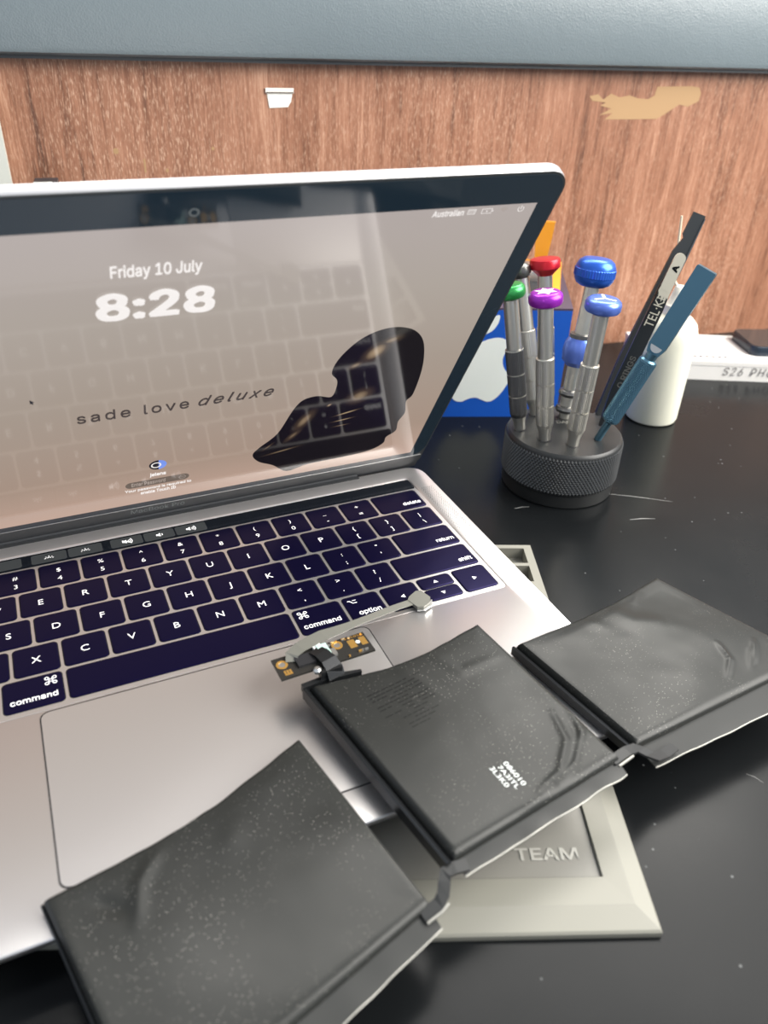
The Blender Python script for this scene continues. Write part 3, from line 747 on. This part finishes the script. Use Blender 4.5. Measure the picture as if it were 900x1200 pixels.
def flange(c, w0, w1, zt, seed, n=40, edge=M['bare_edge']):
    """the heat-sealed lip along the front of a cell"""
    top, out = [], []
    a, b, cc, d = c.c
    L = []
    for i in range(n + 1):
        u = .015 + .97 * i / n; p = d * (1 - u) + cc * u; o = ((d - a) * (1 - u) + (cc - b) * u).normalized()
        w = w0 + (w1 - w0) * u + .5 * mnoise.noise(Vector((u * 7, 1, seed)))
        z0 = zt + .25 * mnoise.noise(Vector((u * 8, 2, seed))); z1 = zt - .8 + .7 * mnoise.noise(Vector((u * 9, 3, seed)))
        q = p - o * .6; r = p + o * w * .5; t = p + o * w
        L.append([(q.x, q.y, z0 + .5), (q.x, q.y, z0 + 1.1), (r.x, r.y, z0 + .6), (t.x, t.y, z1 + .5), (t.x, t.y, z1 + .05), (r.x, r.y, z0 + .1)])
    f = obj('seal_lip', loft(L), M['flange'], bat, smooth=True)
    E_ = [[tuple(Vector(l[3]) + Vector((0, 0, .08))), tuple(Vector(l[4]) + Vector((0, 0, -.05))), tuple(Vector(l[4]) + Vector((-l[1][0] + l[3][0], -l[1][1] + l[3][1], 0)).normalized() * .22), tuple(Vector(l[3]) + Vector((-l[1][0] + l[3][0], -l[1][1] + l[3][1], 0)).normalized() * .22)] for l in L]
    obj('lip_edge', loft(E_), edge, f, label='bare metallic foil edge')
flange(CL, 9.5, 6.0, 21.4, 1.0)
flange(CM, 4.9, 4.8, 26.4, 2.0)
flange(CR, 8.6, 12.0, 19.9, 3.0)
# black plastic side frames
def side(c, u, name, n=24, wid=2.6, lo=.4, hi=.2, v0=0.0, v1=1.0):
    L = []
    for i in range(n + 1):
        v = v0 + (v1 - v0) * i / n
        p = c.xy(0, v) if u == 0 else c.xy(1, v); q = c.xy(.05, v) if u == 0 else c.xy(.95, v)
        o = (p - q).normalized(); zb = c.h(0.0 if u == 0 else 1.0, v)
        L.append([tuple(p + o * .1 + Vector((0, 0, -lo + zb))), tuple(p + o * wid + Vector((0, 0, -lo + zb))), tuple(p + o * wid + Vector((0, 0, zb + c.T * .72 + hi))), tuple(p + o * (wid - .7) + Vector((0, 0, zb + c.T * .78 + hi))), tuple(p + o * .1 + Vector((0, 0, zb + c.T * .55)))])
    return obj(name, loft(L), M['frame_black'], bat)
side(CM, 0, 'side_frame'); side(CR, 0, 'side_frame', wid=1.8, hi=-.6); side(CL, 0, 'side_frame', wid=.5, hi=-2)
# bar across the top of the middle cell, below the circuit board
obj('top_frame', strip([(-113.0, -37.9, 26.2), (-105, -37.0, 26.2), (-97, -37.6, 26.2), (-89, -38.2, 26.0)], [2.4, 2.4, 2.2, 1.2], 3.4), M['frame_black'], bat)
# the crimped links between the cells
ln = obj('link_strip', strip([(-91.0, -126.0, 27.2), (-95.0, -125.3, 27.1), (-98.2, -125.3, 26.7), (-99.7, -127.4, 26.0), (-101.5, -130.3, 25.0), (-103.8, -132.0, 24.0), (-109.5, -132.8, 22.6)], [4.0, 4.0, 4.0, 3.8, 3.8, 4, 4], .9), M['flex_black'], bat)
obj('link_edge', strip([(-101.0, -133.2, 24.4), (-103.8, -134.4, 23.8), (-109, -135.2, 22.5)], .5, .8), M['bare_edge'], ln)
ln2 = obj('link_strip', strip([(-25.0, -111.3, 27.2), (-17.0, -109.7, 27.1), (-12.8, -109.3, 26.4), (-10.0, -111.4, 25.4), (-6.4, -113.7, 23.6), (-1.4, -113.0, 22.2), (5.0, -111.2, 21.2)], 3.9, .9), M['flex_black'], bat)
obj('link_edge', strip([(-23.5, -113.8, 26.8), (-16.0, -112.2, 26.9)], .5, .9), M['bare_edge'], ln2)
# printed code on the middle cell, read along its short side
def drape(c, vf, mx, lift=.07):
    vs = []
    for v in xf(vf, mx)[0]: vs.append((v[0], v[1], c.z_at(v[0], v[1]) + lift + v[2]))
    return vs, vf[1]
tx = Vector((0.12, -0.99, 0)).normalized(); ty = Vector((0.99, 0.12, 0))
def code_mx(o): m = Matrix(((tx.x, ty.x, 0), (tx.y, ty.y, 0), (0, 0, 1))).to_4x4(); m.translation = Vector(o); return m
obj('printed_code', drape(CM, join(fit(text_vf('086010', plain=True), 0, 3.2, 10.6, 5.0), fit(text_vf('7A3ITL', plain=True), .3, .5, 10.6, 2.2), fit(text_vf('3L3K0', plain=True), -.6, -2.2, 8.4, -.4)), code_mx((-65.6, -99.6, 0))), M['print_white'], CM.ob, label='white printed code')
random.seed(9)
fp = []
for i in range(13):
    y = -i * 1.75; x = 0 if i < 8 else 5.5
    while x < (21 if i < 8 else 17):
        w = random.uniform(1.2, 3.4)
        if random.random() < .7: fp.append(poly((x, y), (x + w, y), (x + w, y + .55), (x, y + .55)))
        x += w + random.uniform(.3, .7)
t2 = Vector((0.985, 0.17, 0)); t3 = Vector((-0.17, 0.985, 0))
fm = Matrix(((t2.x, t3.x, 0), (t2.y, t3.y, 0), (0, 0, 1))).to_4x4(); fm.translation = Vector((-93, -53.5, 0))
obj('faded_print', drape(CM, join(*fp), fm, .05), M['print_dark'], CM.ob, kind='stuff', label='faded rows of dark small print')
# circuit board
pcb_o = Vector((-119.6, -26.4, 29.6)); px_ = Vector((1, 0.0, 0)).normalized(); py_ = Vector((0, 1, 0))
A_, B_, C_, D_ = Vector((-120.1, -34.9, 31.8)), Vector((-81.1, -33.0, 31.8)), Vector((-82.1, -22.5, 31.8)), Vector((-120.2, -22.3, 31.8))
pmx = frame_mx(A_, B_ - A_, D_ - A_)
pcb = obj('circuit_board', xf(box(0, 0, 0, 39.4, 11.6, 0.9), pmx), M['pcb'], bat, label='small dark circuit board with gold pads')
def pb(name, vf, m): return obj(name, xf(vf, pmx), m, pcb)
def zring(cx, cy, r0, r1, z0, z1, n=24):
    L = [[(cx + r * math.cos(2 * math.pi * i / n), cy + r * math.sin(2 * math.pi * i / n), z) for i in range(n)] for r, z in ((r0, z0), (r1, z0), (r1, z1), (r0, z1), (r0, z0))]
    return loft(L, False, False)
for cx, cy in ((2.9, 7.4), (26.6, 8.6)):
    pb('gold_ring', zring(cx, cy, 1.35, 2.3, .9, 1.05), M['gold']); pb('screw_hole', lathe([(1.35, .9), (1.35, .95)], 20, (cx, cy)), M['tin'])
pb('gold_pad', box(31.0, 4.6, .9, 34.0, 9.2, 1.0), M['gold']); pb('gold_pad', box(36.0, 4.6, .9, 38.6, 9.2, 1.0), M['gold'])
pb('test_point', zring(35.0, 7.0, .3, .9, .9, 1.05), M['print_white'])
for i in range(3): pb('gold_finger', box(2.2 + i * 1.1, 2.0, .9, 3.0 + i * 1.1, 4.0, 1.0), M['gold'])
pb('gold_finger', box(2.2, 1.4, .9, 5.3, 2.1, 1.0), M['gold'])
pb('connector_block', box(18.2, 3.2, .9, 22.4, 10.4, 2.6), M['mint']); pb('connector_tip', box(17.0, 8.6, .9, 20.4, 11.6, 2.2), M['print_white'])
pb('chip', box(8.2, 3.0, .9, 15.6, 8.6, 2.0), M['gap']); pb('chip', box(22.8, 3.6, .9, 24.8, 7.2, 1.7), M['tin'])
random.seed(3)
for i in range(16):
    x = random.choice([random.uniform(6, 17), random.uniform(22, 30), random.uniform(30, 38)]); y = random.choice([random.uniform(.4, 2.6), random.uniform(9.4, 10.8)])
    pb('component', box(x, y, .9, x + random.uniform(.6, 1.5), y + random.uniform(.5, .9), 1.3 + random.random() * .4), M['tin'] if i % 3 else M['gold'])
pb('silkscreen', place(fit(text_vf('101010', .03), 30.4, 9.9, 38.6, 11.1), 1.0), M['gold'])
# black flex that folds from the board down to the middle cell
obj('board_flex', strip([(-103.5, -25.2, 33.6), (-102, -28.8, 34.6), (-100.6, -33, 34.4), (-99.6, -36.6, 32.6), (-99.2, -38.2, 29.4)], [5.6, 6.0, 6.4, 7.2, 7.2], .5), M['frame_black'], bat)
obj('board_flex_clamp', xf(box(14.6, -3.6, -2.2, 23.4, -1.2, 1.4), pmx), M['frame_black'], bat)
obj('solder_blob', xf(lathe([(0.2, -.4), (1.6, 0), (1.7, 1.2), (1.0, 2.0), (.1, 2.1)], 12, (14.2, -.8)), pmx), M['tin'], bat)
# ribbon cable lying over the keys
rb = obj('ribbon_cable', strip([(-113.4, -27.4, 32.8), (-112.6, -24.6, 34.0), (-108.5, -22.4, 34.3), (-103.5, -20.4, 34.0), (-97, -18.0, 33.2), (-90.9, -16.2, 32.0), (-83.2, -13.0, 30.0), (-74.3, -9.2, 27.5), (-64, -4.6, 24.5), (-55.9, -1.0, 22.0), (-48.9, 1.4, 20.2), (-44.6, 2.6, 19.6)], [5.0, 5.2, 5.6, 6.0, 6.2, 5.4, 4.0, 3.8, 3.9, 3.8, 3.9, 4.6], .35), M['ribbon'], bat, smooth=False)
hp = [(-48.2, 3.4), (-46.6, 5.4), (-42.0, 8.0), (-39.6, 7.4), (-37.6, 1.6), (-39.4, -1.6), (-43.4, -3.4), (-46.2, -2.6)]
obj('cable_plug', prism(hp, 19.0, 20.6), M['ribbon'], rb, label='flat grey plug at the cable end')
obj('plug_rim', prism([(-46.2, -2.7), (-43.4, -3.6), (-39.4, -1.8), (-37.4, 1.4), (-36.8, 1.0), (-38.8, -2.6), (-43.2, -4.4), (-46.6, -3.4)], 18.6, 19.2), M['tin'], rb)

# ------------------------------------------------------------------ tool holder and tools
HC, HR, HH = (102.2, 97.9), 34.8, 35.4
hold = thing('tool_holder', 'round black knurled metal holder for screwdrivers, right of the laptop', 'tool holder', (*HC, 0))
obj('foot_ring', lathe([(33.2, 0), (34.0, .8), (34.0, 8.6), (33.4, 9.0)], 64, HC), M['holder_smooth'], hold, smooth=True)
def knurl(R=HR, z0=9.4, z1=33.2, n=104, m=16, H=.75, c=HC):
    vs = []; fs = []
    for j in range(m + 1):
        for i in range(n):
            a = 2 * math.pi * (i + .5 * (j % 2)) / n; vs.append((c[0] + R * math.cos(a), c[1] + R * math.sin(a), z0 + (z1 - z0) * j / m))
    def idx(i, j): return j * n + (i % n)
    for j in range(0, m - 1):   # a raised pyramid on each diamond
        for i in range(n):
            if j % 2 == 0: l, r_, b, t = idx(i - 1, j + 1), idx(i, j + 1), idx(i, j), idx(i, j + 2)
            else: l, r_, b, t = idx(i, j + 1), idx(i + 1, j + 1), idx(i, j), idx(i, j + 2)
            q = [sum(vs[k][d] for k in (l, r_, b, t)) / 4 for d in range(3)]
            dx, dy = q[0] - c[0], q[1] - c[1]; f = (R + H) / math.hypot(dx, dy)
            k = len(vs); vs.append((c[0] + dx * f, c[1] + dy * f, q[2])); fs += [(b, r_, k), (r_, t, k), (t, l, k), (l, b, k)]
    return vs, fs
obj('knurled_band', knurl(), M['holder'], hold, kind='stuff')
obj('body', lathe([(33.6, 9.0), (34.75, 9.4), (34.75, 33.2), (34.2, 34.4), (33.2, HH), (6, HH)], 72, HC), M['holder_smooth'], hold, smooth=True)
hx = Vector((.9, -.43, 0)); hy = Vector((.43, .9, 0))
hmx = Matrix(((hx.x, hy.x, 0), (hx.y, hy.y, 0), (0, 0, 1))).to_4x4(); hmx.translation = Vector((110.5, 106.5, HH + .06))
obj('maker_lettering', xf(join(fit(text_vf('DAXUN', .03), -6, -2.5, 7, 1.2), fit(text_vf('TOOLS', .01), -5, 2.4, 6.5, 4.0)) if False else join(fit(text_vf('DAKE', plain=True), -7, -2.5, 4, 1.2), fit(text_vf('TOOLSET', .01), -7, 2.6, 5, 4.0)), hmx), M['tray_panel'], hold)
DRIVERS = 'screwdrivers standing in the black holder'
def socket(x, y, r): obj('socket', lathe([(r, HH), (r, HH + .04)], 20, (x, y)), M['gap'], hold)
def qz(d): return Vector((0, 0, 1)).rotation_difference(Vector(d).normalized())
CAPS = {
    'disc': lambda R: [(R * .55, 0), (R * .92, 1.6), (R, 3.0), (R, 5.6), (R * .95, 7.0), (R * .80, 8.2), (R * .70, 8.4)],
    'cone': lambda R: [(R * .5, 0), (R * .62, 1.2), (R, 4.4), (R, 8.2), (R * .94, 9.2), (R * .8, 9.5)],
    'barrel': lambda R: [(R * .62, 0), (R * .86, 1.6), (R * .97, 4), (R, 7.5), (R * .97, 11), (R * .86, 13.6), (R * .66, 15.2), (R * .5, 15.4)],
    'ball': lambda R: [(R * .5, 0), (R * .85, 1.6), (R, 4), (R * .9, 6.6), (R * .6, 8.2), (R * .3, 8.7)],
}
def driver(label, base, top, capm, cap='disc', R=9.2, grip=True, emblem=None, shaft=4.3, gr=5.2, gripm=None, groove=None, extras=None):
    b, t = Vector(base), Vector(top); L = (t - b).length
    o = thing('screwdriver', label, 'screwdriver', b, qz(t - b), DRIVERS)
    obj('neck', lathe([(3.4, 0.1), (3.5, 4.5), (4.4, 8.5)], 24), M['steel'], o, smooth=True, local=True)
    g0, g1 = 8.5, L * .60; c0 = L - (8 if cap == 'barrel' else 5)
    if grip:
        prof = [(gr * .86, g0), (gr, g0 + 2.2)]
        for f in (.32, .64):
            z = g0 + (g1 - g0) * f; prof += [(gr, z - .5), (gr * .9, z - .35), (gr * .9, z + .35), (gr, z + .5)]
        prof += [(gr, g1 - .7), (gr * .95, g1)]
        gp = obj('grip', lathe(prof, 72, flute=.035), gripm or M['steel'], o, local=True)
        for f in (.32, .64, 1.0):
            z = g0 + (g1 - g0) * f - (.6 if f == 1 else 0); obj('ring', lathe([(gr * .92, z - .45), (gr * 1.0, z - .3), (gr * 1.0, z + .3), (gr * .92, z + .45)], 40), M['steel'], gp, smooth=True, local=True)
    else: g1 = g0
    sh = obj('shaft', lathe([(shaft, g1), (shaft, c0 + .2)], 32), M['steel'], o, smooth=True, local=True)
    if groove:
        gm = frame_mx((0, 0, 0), (0, 0, 1), (1, 0, 0))
    pr = CAPS[cap](R); cp = obj('cap', lathe([(r, c0 + z) for r, z in pr], 48, flute=0), capm, o, smooth=True, local=True)
    zt = c0 + pr[-1][1] + .06
    if cap == 'barrel':
        obj('knurl_band', lathe([(R * .985, c0 + 5.2), (R * 1.015, c0 + 5.6), (R * 1.015, c0 + 9.6), (R * .985, c0 + 10)], 96, flute=.02), capm, cp, local=True)
    if emblem == 'star':
        n = 12; pts = [((R * .68 if i % 2 == 0 else R * .36) * math.cos(math.pi * i / 6 + .2), (R * .68 if i % 2 == 0 else R * .36) * math.sin(math.pi * i / 6 + .2)) for i in range(n)]
        obj('star_mark', place(poly(*pts), zt), M['engrave'], cp, local=True)
    if emblem == 'y':
        p = []
        for a in (62, 182, 302):
            a = math.radians(a); c, s = math.cos(a), math.sin(a); w = R * .085
            p.append(poly((-w * s - .3 * c, w * c - .3 * s), (w * s - .3 * c, -w * c - .3 * s), (R * .66 * c + w * s, R * .66 * s - w * c), (R * .66 * c - w * s, R * .66 * s + w * c)))
        obj('tri_wing_mark', place(join(*p), zt), M['engrave'], cp, local=True)
    if extras: extras(o, L)
    socket(b.x, b.y, 4.6)
    return o
def letters_on(o, z0, z1, r, facing):
    """a line of engraved letters up the shaft, on the side towards facing (radians in the tool's own frame)"""
    c, s = math.cos(facing), math.sin(facing)
    m = frame_mx((c * (r + .05), s * (r + .05), z0), (0, 0, 1), (s, -c, 0))
    obj('engraved_letters', xf(fit(text_vf('TORX' if False else '0.8 x 30', .02), 0, -1.0, z1 - z0, 1.0), m), M['steel_dark'], o, local=True)
HZ = HH + .05
driver('silver screwdriver with purple star-marked cap, front of the holder', (83.4, 91.7, HZ), (74.2, 98.4, 118.9), M['purple'], 'disc', 9.3, emblem='star')
driver('silver screwdriver with pale blue cap marked by a three-armed sign', (95.3, 80.3, HZ), (97.2, 78.8, 118.8), M['lblue'], 'disc', 9.7, emblem='y')
driver('screwdriver with a green cap, half hidden by the laptop lid', (77.2, 108.8, HZ), (64.8, 119.0, 117.8), M['green'], 'disc', 8.6, gripm=M['steel_dark'])  # dark grip steel stands in for a darker reflection on this body
driver('screwdriver with dark grey domed cap, between green and red ones', (97.5, 122.8, HZ), (86.5, 142.5, 121.0), M['capgrey'], 'ball', 6.2)
driver('screwdriver with flared red cap, behind the purple-capped one', (107.0, 124.5, HZ), (99.0, 136.6, 123.4), M['red'], 'cone', 8.8)
def big_extras(o, L):
    def zz(y): return L * (483 - y) / 163.0
    z = zz(405); obj('blue_collar', lathe([(5.5, z - 9), (8.6, z - 6), (9.4, z), (8.8, z + 5), (7.0, z + 8), (4.6, z + 8.6)], 40), M['lblue'], o, smooth=True, local=True, label='rounded blue collar')
    z = zz(389); obj('dark_ring', lathe([(4.6, z - 1.4), (6.8, z - 1.2), (6.8, z + 1.6), (4.6, z + 1.9)], 32), M['steel_dark'], o, smooth=True, local=True)
    for y in (453, 472):
        z = zz(y); obj('dark_ring', lathe([(4.4, z - 2.4), (6.0, z - 1.6), (6.6, z), (6.0, z + 1.6), (4.4, z + 2.4)], 32), M['steel_dark'], o, smooth=True, local=True)
driver('tall driver with the largest barrel-shaped blue cap and a blue collar', (112.0, 112.5, HZ), (119.6, 116.8, 124.0), M['blue'], 'barrel', 11.6, grip=False, extras=big_extras)

VIEW = Vector((0.366, 0.759, -0.539))
def flat_tool_frame(b, t):
    b, t = Vector(b), Vector(t); z = (t - b).normalized(); x = z.cross(VIEW).normalized() * -1; x = VIEW.cross(z).normalized(); x = z.cross(-VIEW).normalized()
    y = z.cross(x).normalized(); q = Matrix((x, y, z)).transposed().to_quaternion(); return q, (t - b).length
def plate(pts, y0, y1):  # outline in (x, z), extruded in y
    return loft([[(x, y0, z) for x, z in pts], [(x, y1, z) for x, z in pts]])
# grey tweezers
b, t = (134.8, 107.5, HZ), (178.3, 106.7, 154.2); q, L = flat_tool_frame(b, t)
tw = thing('tweezers', 'long dark grey steel tweezers with a stepped wide end, tallest tool in the holder', 'tweezers', b, q)
def arm(s):
    return plate([(-3.0 * s if False else -2.0, 0), (2.0, 0), (4.6, L * .3), (4.4, L * .82), (4.0, L * .9), (3.6, L), (-3.6, L), (-3.6, L * .90), (-2.2, L * .885), (-4.4, L * .82), (-4.6, L * .3)], 0, 1.2)
obj('arm', arm(1), M['tw_grey'], tw, local=True)
ar = arm(1); obj('arm', ([(x * .98, y + 1.3 + 3.4 * max(0, 1 - z / (L * .93)) * (1 if z < L * .9 else 0), z) for x, y, z in ar[0]], ar[1]), M['tw_grey'], tw, local=True)
obj('side_spine', plate([(4.0, L * .05), (5.3, L * .3), (5.1, L * .8), (4.2, L * .99), (3.6, L * .99), (4.2, L * .8), (4.4, L * .3)], -.5, 1.2), M['steel_dark'], tw, local=True)
socket(b[0], b[1], 4.0)
# black lettered tweezers
b, t = (126.5, 94.5, HZ), (157.6, 92.1, 137.4); q, L = flat_tool_frame(b, t)
tw2 = thing('tweezers', 'black-coated tweezers with worn cream tail and lettering, middle of three leaning tools', 'tweezers', b, q)
n_ = 10; tail = [(3.1 * math.cos(math.pi * i / n_), L - 3.1 + 3.1 * math.sin(math.pi * i / n_)) for i in range(n_ + 1)]
obj('arm', plate([(-1.2, 0), (1.2, 0), (4.0, L * .22), (4.0, L * .70)] + [(3.2, L * .82)] + [(-3.2, L * .82), (-4.0, L * .70), (-4.0, L * .22)], 0, 1.2), M['tw_black'], tw2, local=True)
tailo = obj('tail', plate([(3.2, L * .82)] + tail + [(-3.2, L * .82), (-3.4, L * .79), (-2.2, L * .77), (-2.6, L * .74), (-1.0, L * .775), (.4, L * .74), (1.0, L * .77), (2.0, L * .735), (2.6, L * .77), (3.4, L * .76)], -.12, 1.3), M['tw_cream'], tw2, local=True, label='worn cream tail end')
obj('arm', plate([(-1.2, 0), (1.2, 0), (3.8, L * .22), (3.8, L * .8), (3.0, L * .97), (-3.0, L * .97), (-3.8, L * .8), (-3.8, L * .22)], 1.6, 2.8), M['tw_black'], tw2, local=True)
def along(vf, x0, z0, y): return [(x0 - v[1], y, z0 + v[0]) for v in vf[0]], vf[1]
obj('worn_lettering', along(fit(text_vf('TEL·KIN', plain=True), 0, -2.6, 22, 2.6), 0, L * .60, -.2), M['tw_cream'], tw2, local=True)
obj('tail_lettering', along(fit(text_vf('A', .05), 0, -1.7, 4, 1.7), 0, L * .90, -.2), M['tw_black'], tw2, local=True)
obj('lower_lettering', along(fit(text_vf('O RINGS', .02), 0, -1.8, 20, 1.8), 0, L * .24, -.06), M['tray_panel'], tw2, local=True)
socket(b[0], b[1], 3.0)
# blue steel prying tool
b, t = (113.3, 80.5, HZ), (140.4, 55.8, 140.0); q, L = flat_tool_frame(b, t); q = q @ Quaternion((0, 0, 1), -0.38)
pry = thing('prying_tool', 'blue steel prying tool with knurled grip and flat blade, rightmost in the holder', 'tool', b, q)
s_ = L / 236.6
obj('rod', lathe([(2.2, 0.05), (2.3, 29 * s_)], 20), M['blue_steel'], pry, smooth=True, local=True)
gk = obj('grip', lathe([(3.0, 28 * s_), (4.9, 31 * s_), (4.9, 119 * s_), (4.0, 121 * s_)], 40), M['blue_steel'], pry, smooth=True, local=True)
obj('knurling', knurl(4.92, 32 * s_, 118.5 * s_, 26, 52, .38, (0, 0)), M['blue_steel'], gk, local=True, kind='stuff')
obj('neck', lathe([(3.3, 121 * s_), (3.3, 129 * s_)], 20), M['blue_steel'], pry, smooth=True, local=True)
bl = [(-3.6, 128 * s_), (3.6, 128 * s_), (4.9, 138 * s_), (5.4, L - .8), (5.0, L), (-5.0, L), (-5.4, L - .8), (-4.9, 138 * s_)]
obj('blade', plate(bl, -1.7, 1.7), M['blue_steel'], pry, local=True)
obj('blade_shoulder', ([(x, y, z) for x, y, z in disc(0, 0, 3.4, n=20)[0]] and [(3.4 * math.cos(math.pi * i / 12), -1.75, 131 * s_ + 3.4 + 3.6 * math.sin(math.pi * i / 12) * -1) for i in range(13)], [tuple(range(13))]), M['tin'], pry, local=True)
socket(b[0], b[1], 2.8)
# ------------------------------------------------------------------ bottle, white carton, phone
BC = (222.5, 151.0)
bot = thing('bottle', 'milky white squeeze bottle with a needle tip, behind the leaning tools', 'bottle', (*BC, 0))
obj('body', lathe([(15.5, 0.05), (17.6, 1.0), (18.3, 3), (18.5, 60), (18.2, 66), (16.4, 71.5), (12.5, 75.5), (8.0, 77.5), (7.2, 79)], 48, BC), M['bottle'], bot, smooth=True)
obj('nozzle', lathe([(8.2, 77.8), (8.2, 84), (6.4, 85.5), (4.6, 92), (3.6, 96), (3.2, 96.4)], 32, BC), M['nozzle'], bot, smooth=True)
obj('needle', tube([(221.0, 152.4, 95.5), (219.4, 154.2, 98.5), (217.6, 156.2, 116), (215.7, 157.9, 140.3)], [1.1, .95, .85, .7], 10), M['stick'], bot, smooth=True, label='thin pale needle tip')
obj('liquid', lathe([(17.3, 10.2), (17.6, 10.5), (17.6, 52), (17.6, 52.2)], 40, BC), M['liquid'], bot, smooth=True)
obj('sediment', lathe([(14.5, .9), (16.8, 2.2), (17.3, 10.1)], 40, BC), M['sediment'], bot, smooth=True, label='yellowish settled layer')

KA = math.radians(-25.4); KX = Vector((math.cos(KA), math.sin(KA), 0)); KY = Vector((-math.sin(KA), math.cos(KA), 0)); KO = Vector((296.7, 198.5, 0))
kmx = frame_mx(KO, KX, KY)
car = thing('carton', 'flat white carton with handwriting on its front edge, against the wooden wall', 'box', KO)
obj('tray_half', xf(box(-34, 0, 0.02, 130, 62, 12.5), kmx), M['carton'], car)
obj('lid', xf(box(-34.4, -.4, 12.6, 130.4, 62.4, 16), kmx), M['carton'], car)
fmx = frame_mx(KO - KY * .5, KX, (0, 0, 1))
obj('handwriting', xf(join(place(fit(text_vf('S26', -.012, .2, 1.2), 31, 4.5, 47, 11.5), 0), place(fit(text_vf('PHONE', -.012, .2, 1.2), 53, 4.5, 86, 11.5), 0)), fmx), M['ink'], car)
obj('lid_print', xf(place(join(fit(text_vf('OPEN HERE', -.005, .1), 6, 10, 42, 15) if False else fit(text_vf('notes on lid', -.008, .25), 4, 9, 38, 16), poly((14, 30), (44, 30), (44, 31.2), (14, 31.2)), poly((8, 36), (30, 36), (30, 37), (8, 37))), 16.05), kmx) if False else xf(place(join(poly((2, 34), (26, 34), (26, 35.2), (2, 35.2)), poly((10, 26), (42, 26), (42, 28), (10, 28)), *[poly((2 + i * 5, 8), (5.5 + i * 5, 8), (6 + i * 5, 12), (3 + i * 5, 12)) for i in range(7)]), 16.05), kmx), M['ink'], car, kind='stuff', label='blurred printed lines')
ph = thing('phone', 'dark phone lying on the white carton at the right edge', 'phone', KO + KX * 95 + KY * 25 + Vector((0, 0, 16.1)))
phm = frame_mx(KO + KX * 57 + KY * 14 + Vector((0, 0, 16.1)), (math.cos(math.radians(-21)), math.sin(math.radians(-21)), 0), (-math.sin(math.radians(-21)), math.cos(math.radians(-21)), 0))
obj('body', xf(slab(0, 0, 110, 44, 0, 8.0, 7, 1.5), phm), M['phone_rim'], ph, smooth=True)
obj('screen', xf(slab(1.2, 1.2, 108.8, 42.8, 8.0, 8.2, 6), phm), M['phone'], ph)

# ------------------------------------------------------------------ blue box with white logo, orange rack on it
bb = thing('gift_box', 'blue cardboard box with a white apple emblem, behind the screwdrivers', 'box', (120, 235, 0))
quad = [(45, 216.2), (155.9, 175.6), (221, 286), (98, 302)]
obj('body', prism(quad, 0.02, 78.6), M['blue_box'], bb)
obj('lid_top', prism(quad, 78.6, 80), M['box_top'], bb, label='dark violet top')
fx = Vector((155.9 - 45, 175.6 - 216.2, 0)).normalized()
fmx = frame_mx(Vector((45, 216.2, 0)) + Vector((fx.y, -fx.x, 0)) * .15, fx, (0, 0, 1))
ap = [(0, .80), (.16, .86), (.34, .90), (.50, .87), (.66, .76), (.545, .62), (.50, .46), (.54, .30), (.62, .20), (.71, .13), (.64, -.06), (.54, -.24), (.42, -.37), (.30, -.42), (.18, -.38), (.04, -.33), (-.10, -.36), (-.24, -.42), (-.38, -.38), (-.54, -.18), (-.66, .10), (-.72, .38), (-.64, .66), (-.48, .84), (-.30, .89), (-.14, .85)]
leaf = [(.02, .96), (.06, 1.14), (.18, 1.27), (.34, 1.34), (.33, 1.18), (.24, 1.04), (.12, .97)]
ax, az, ak = 56.0, 27.0, 36.0
def apf(pts): return smooth_closed([(ax + x * ak, az + y * ak) for x, y in pts], 4)
def thick(vf, t): n = len(vf[0]); return loft([vf[0], [(x, y, z + t) for x, y, z in vf[0]]])
lg = obj('apple_emblem', xf(thick(apf(ap), .12), fmx), M['logo'], bb, label='white apple emblem with a bite on its right')
obj('leaf', xf(thick(apf(leaf), .12), fmx), M['logo'], lg)
OA = math.radians(54); OX = Vector((math.sin(OA), -math.cos(OA), 0)); OY = Vector((math.cos(OA), math.sin(OA), 0))
oo = Vector((149.8, 184, 80.05)); omx = frame_mx(oo, OX, OY)
rk = thing('orange_rack', 'orange plastic rack with an upright tab, lying on the blue box', 'rack', oo)
for nm, v in (('rail', box(-6, 0, 0, 0, 103, 3)), ('rail', box(-40, 0, 0, -35, 103, 3)), ('cross_rail', box(-35, 98, 0, -6, 103, 3)), ('cross_rail', box(-35, 0, 0, -6, 5, 3))):
    obj(nm, xf(v, omx), M['orange'], rk)
obj('floor_plate', xf(box(-35, 5, 0, -6, 98, .8), omx), M['black'], rk)
obj('upright_tab', xf(loft([[(-21, 99, 3), (-12, 99, 3), (-12, 102.5, 3), (-21, 102.5, 3)], [(-22.5, 99, 20), (-10, 99, 20), (-10, 102.5, 20), (-22.5, 102.5, 20)], [(-20, 99, 33), (-9, 99, 33), (-9, 102.5, 33), (-20, 102.5, 33)]]), omx), M['orange'], rk)
tn = thing('metal_tin', 'small grey metal tin inside the orange rack', 'tin', omx @ Vector((-22, 60, .85)))
obj('body', xf(place(slab(-33, 50, -12, 80, 0, 7, 3, 1), .85), omx), M['tin'], tn, smooth=True)

# ------------------------------------------------------------------ behind the laptop
wp = thing('white_panel', 'white upright board at the left edge, leaning by the wall', 'board', W0 + WD * -540 - WN * 10)
obj('board', xf(box(-640, 0.02, 3, -484, 210, 9), wmx()), M['white_board'], wp)
db = thing('dark_box', 'small dark box top just showing behind the laptop lid, left', 'box', W0 + WD * -458 - WN * 24)  # plain dark box of unknown use
obj('body', xf(box(-469.5, 0.02, 16, -456.0, 149.5, 34), wmx()), M['dark_plastic'], db)
obj('top_plate', xf(box(-469.5, 149.5, 33, -459, 150.3, 34), wmx()), M['white_board'], db)
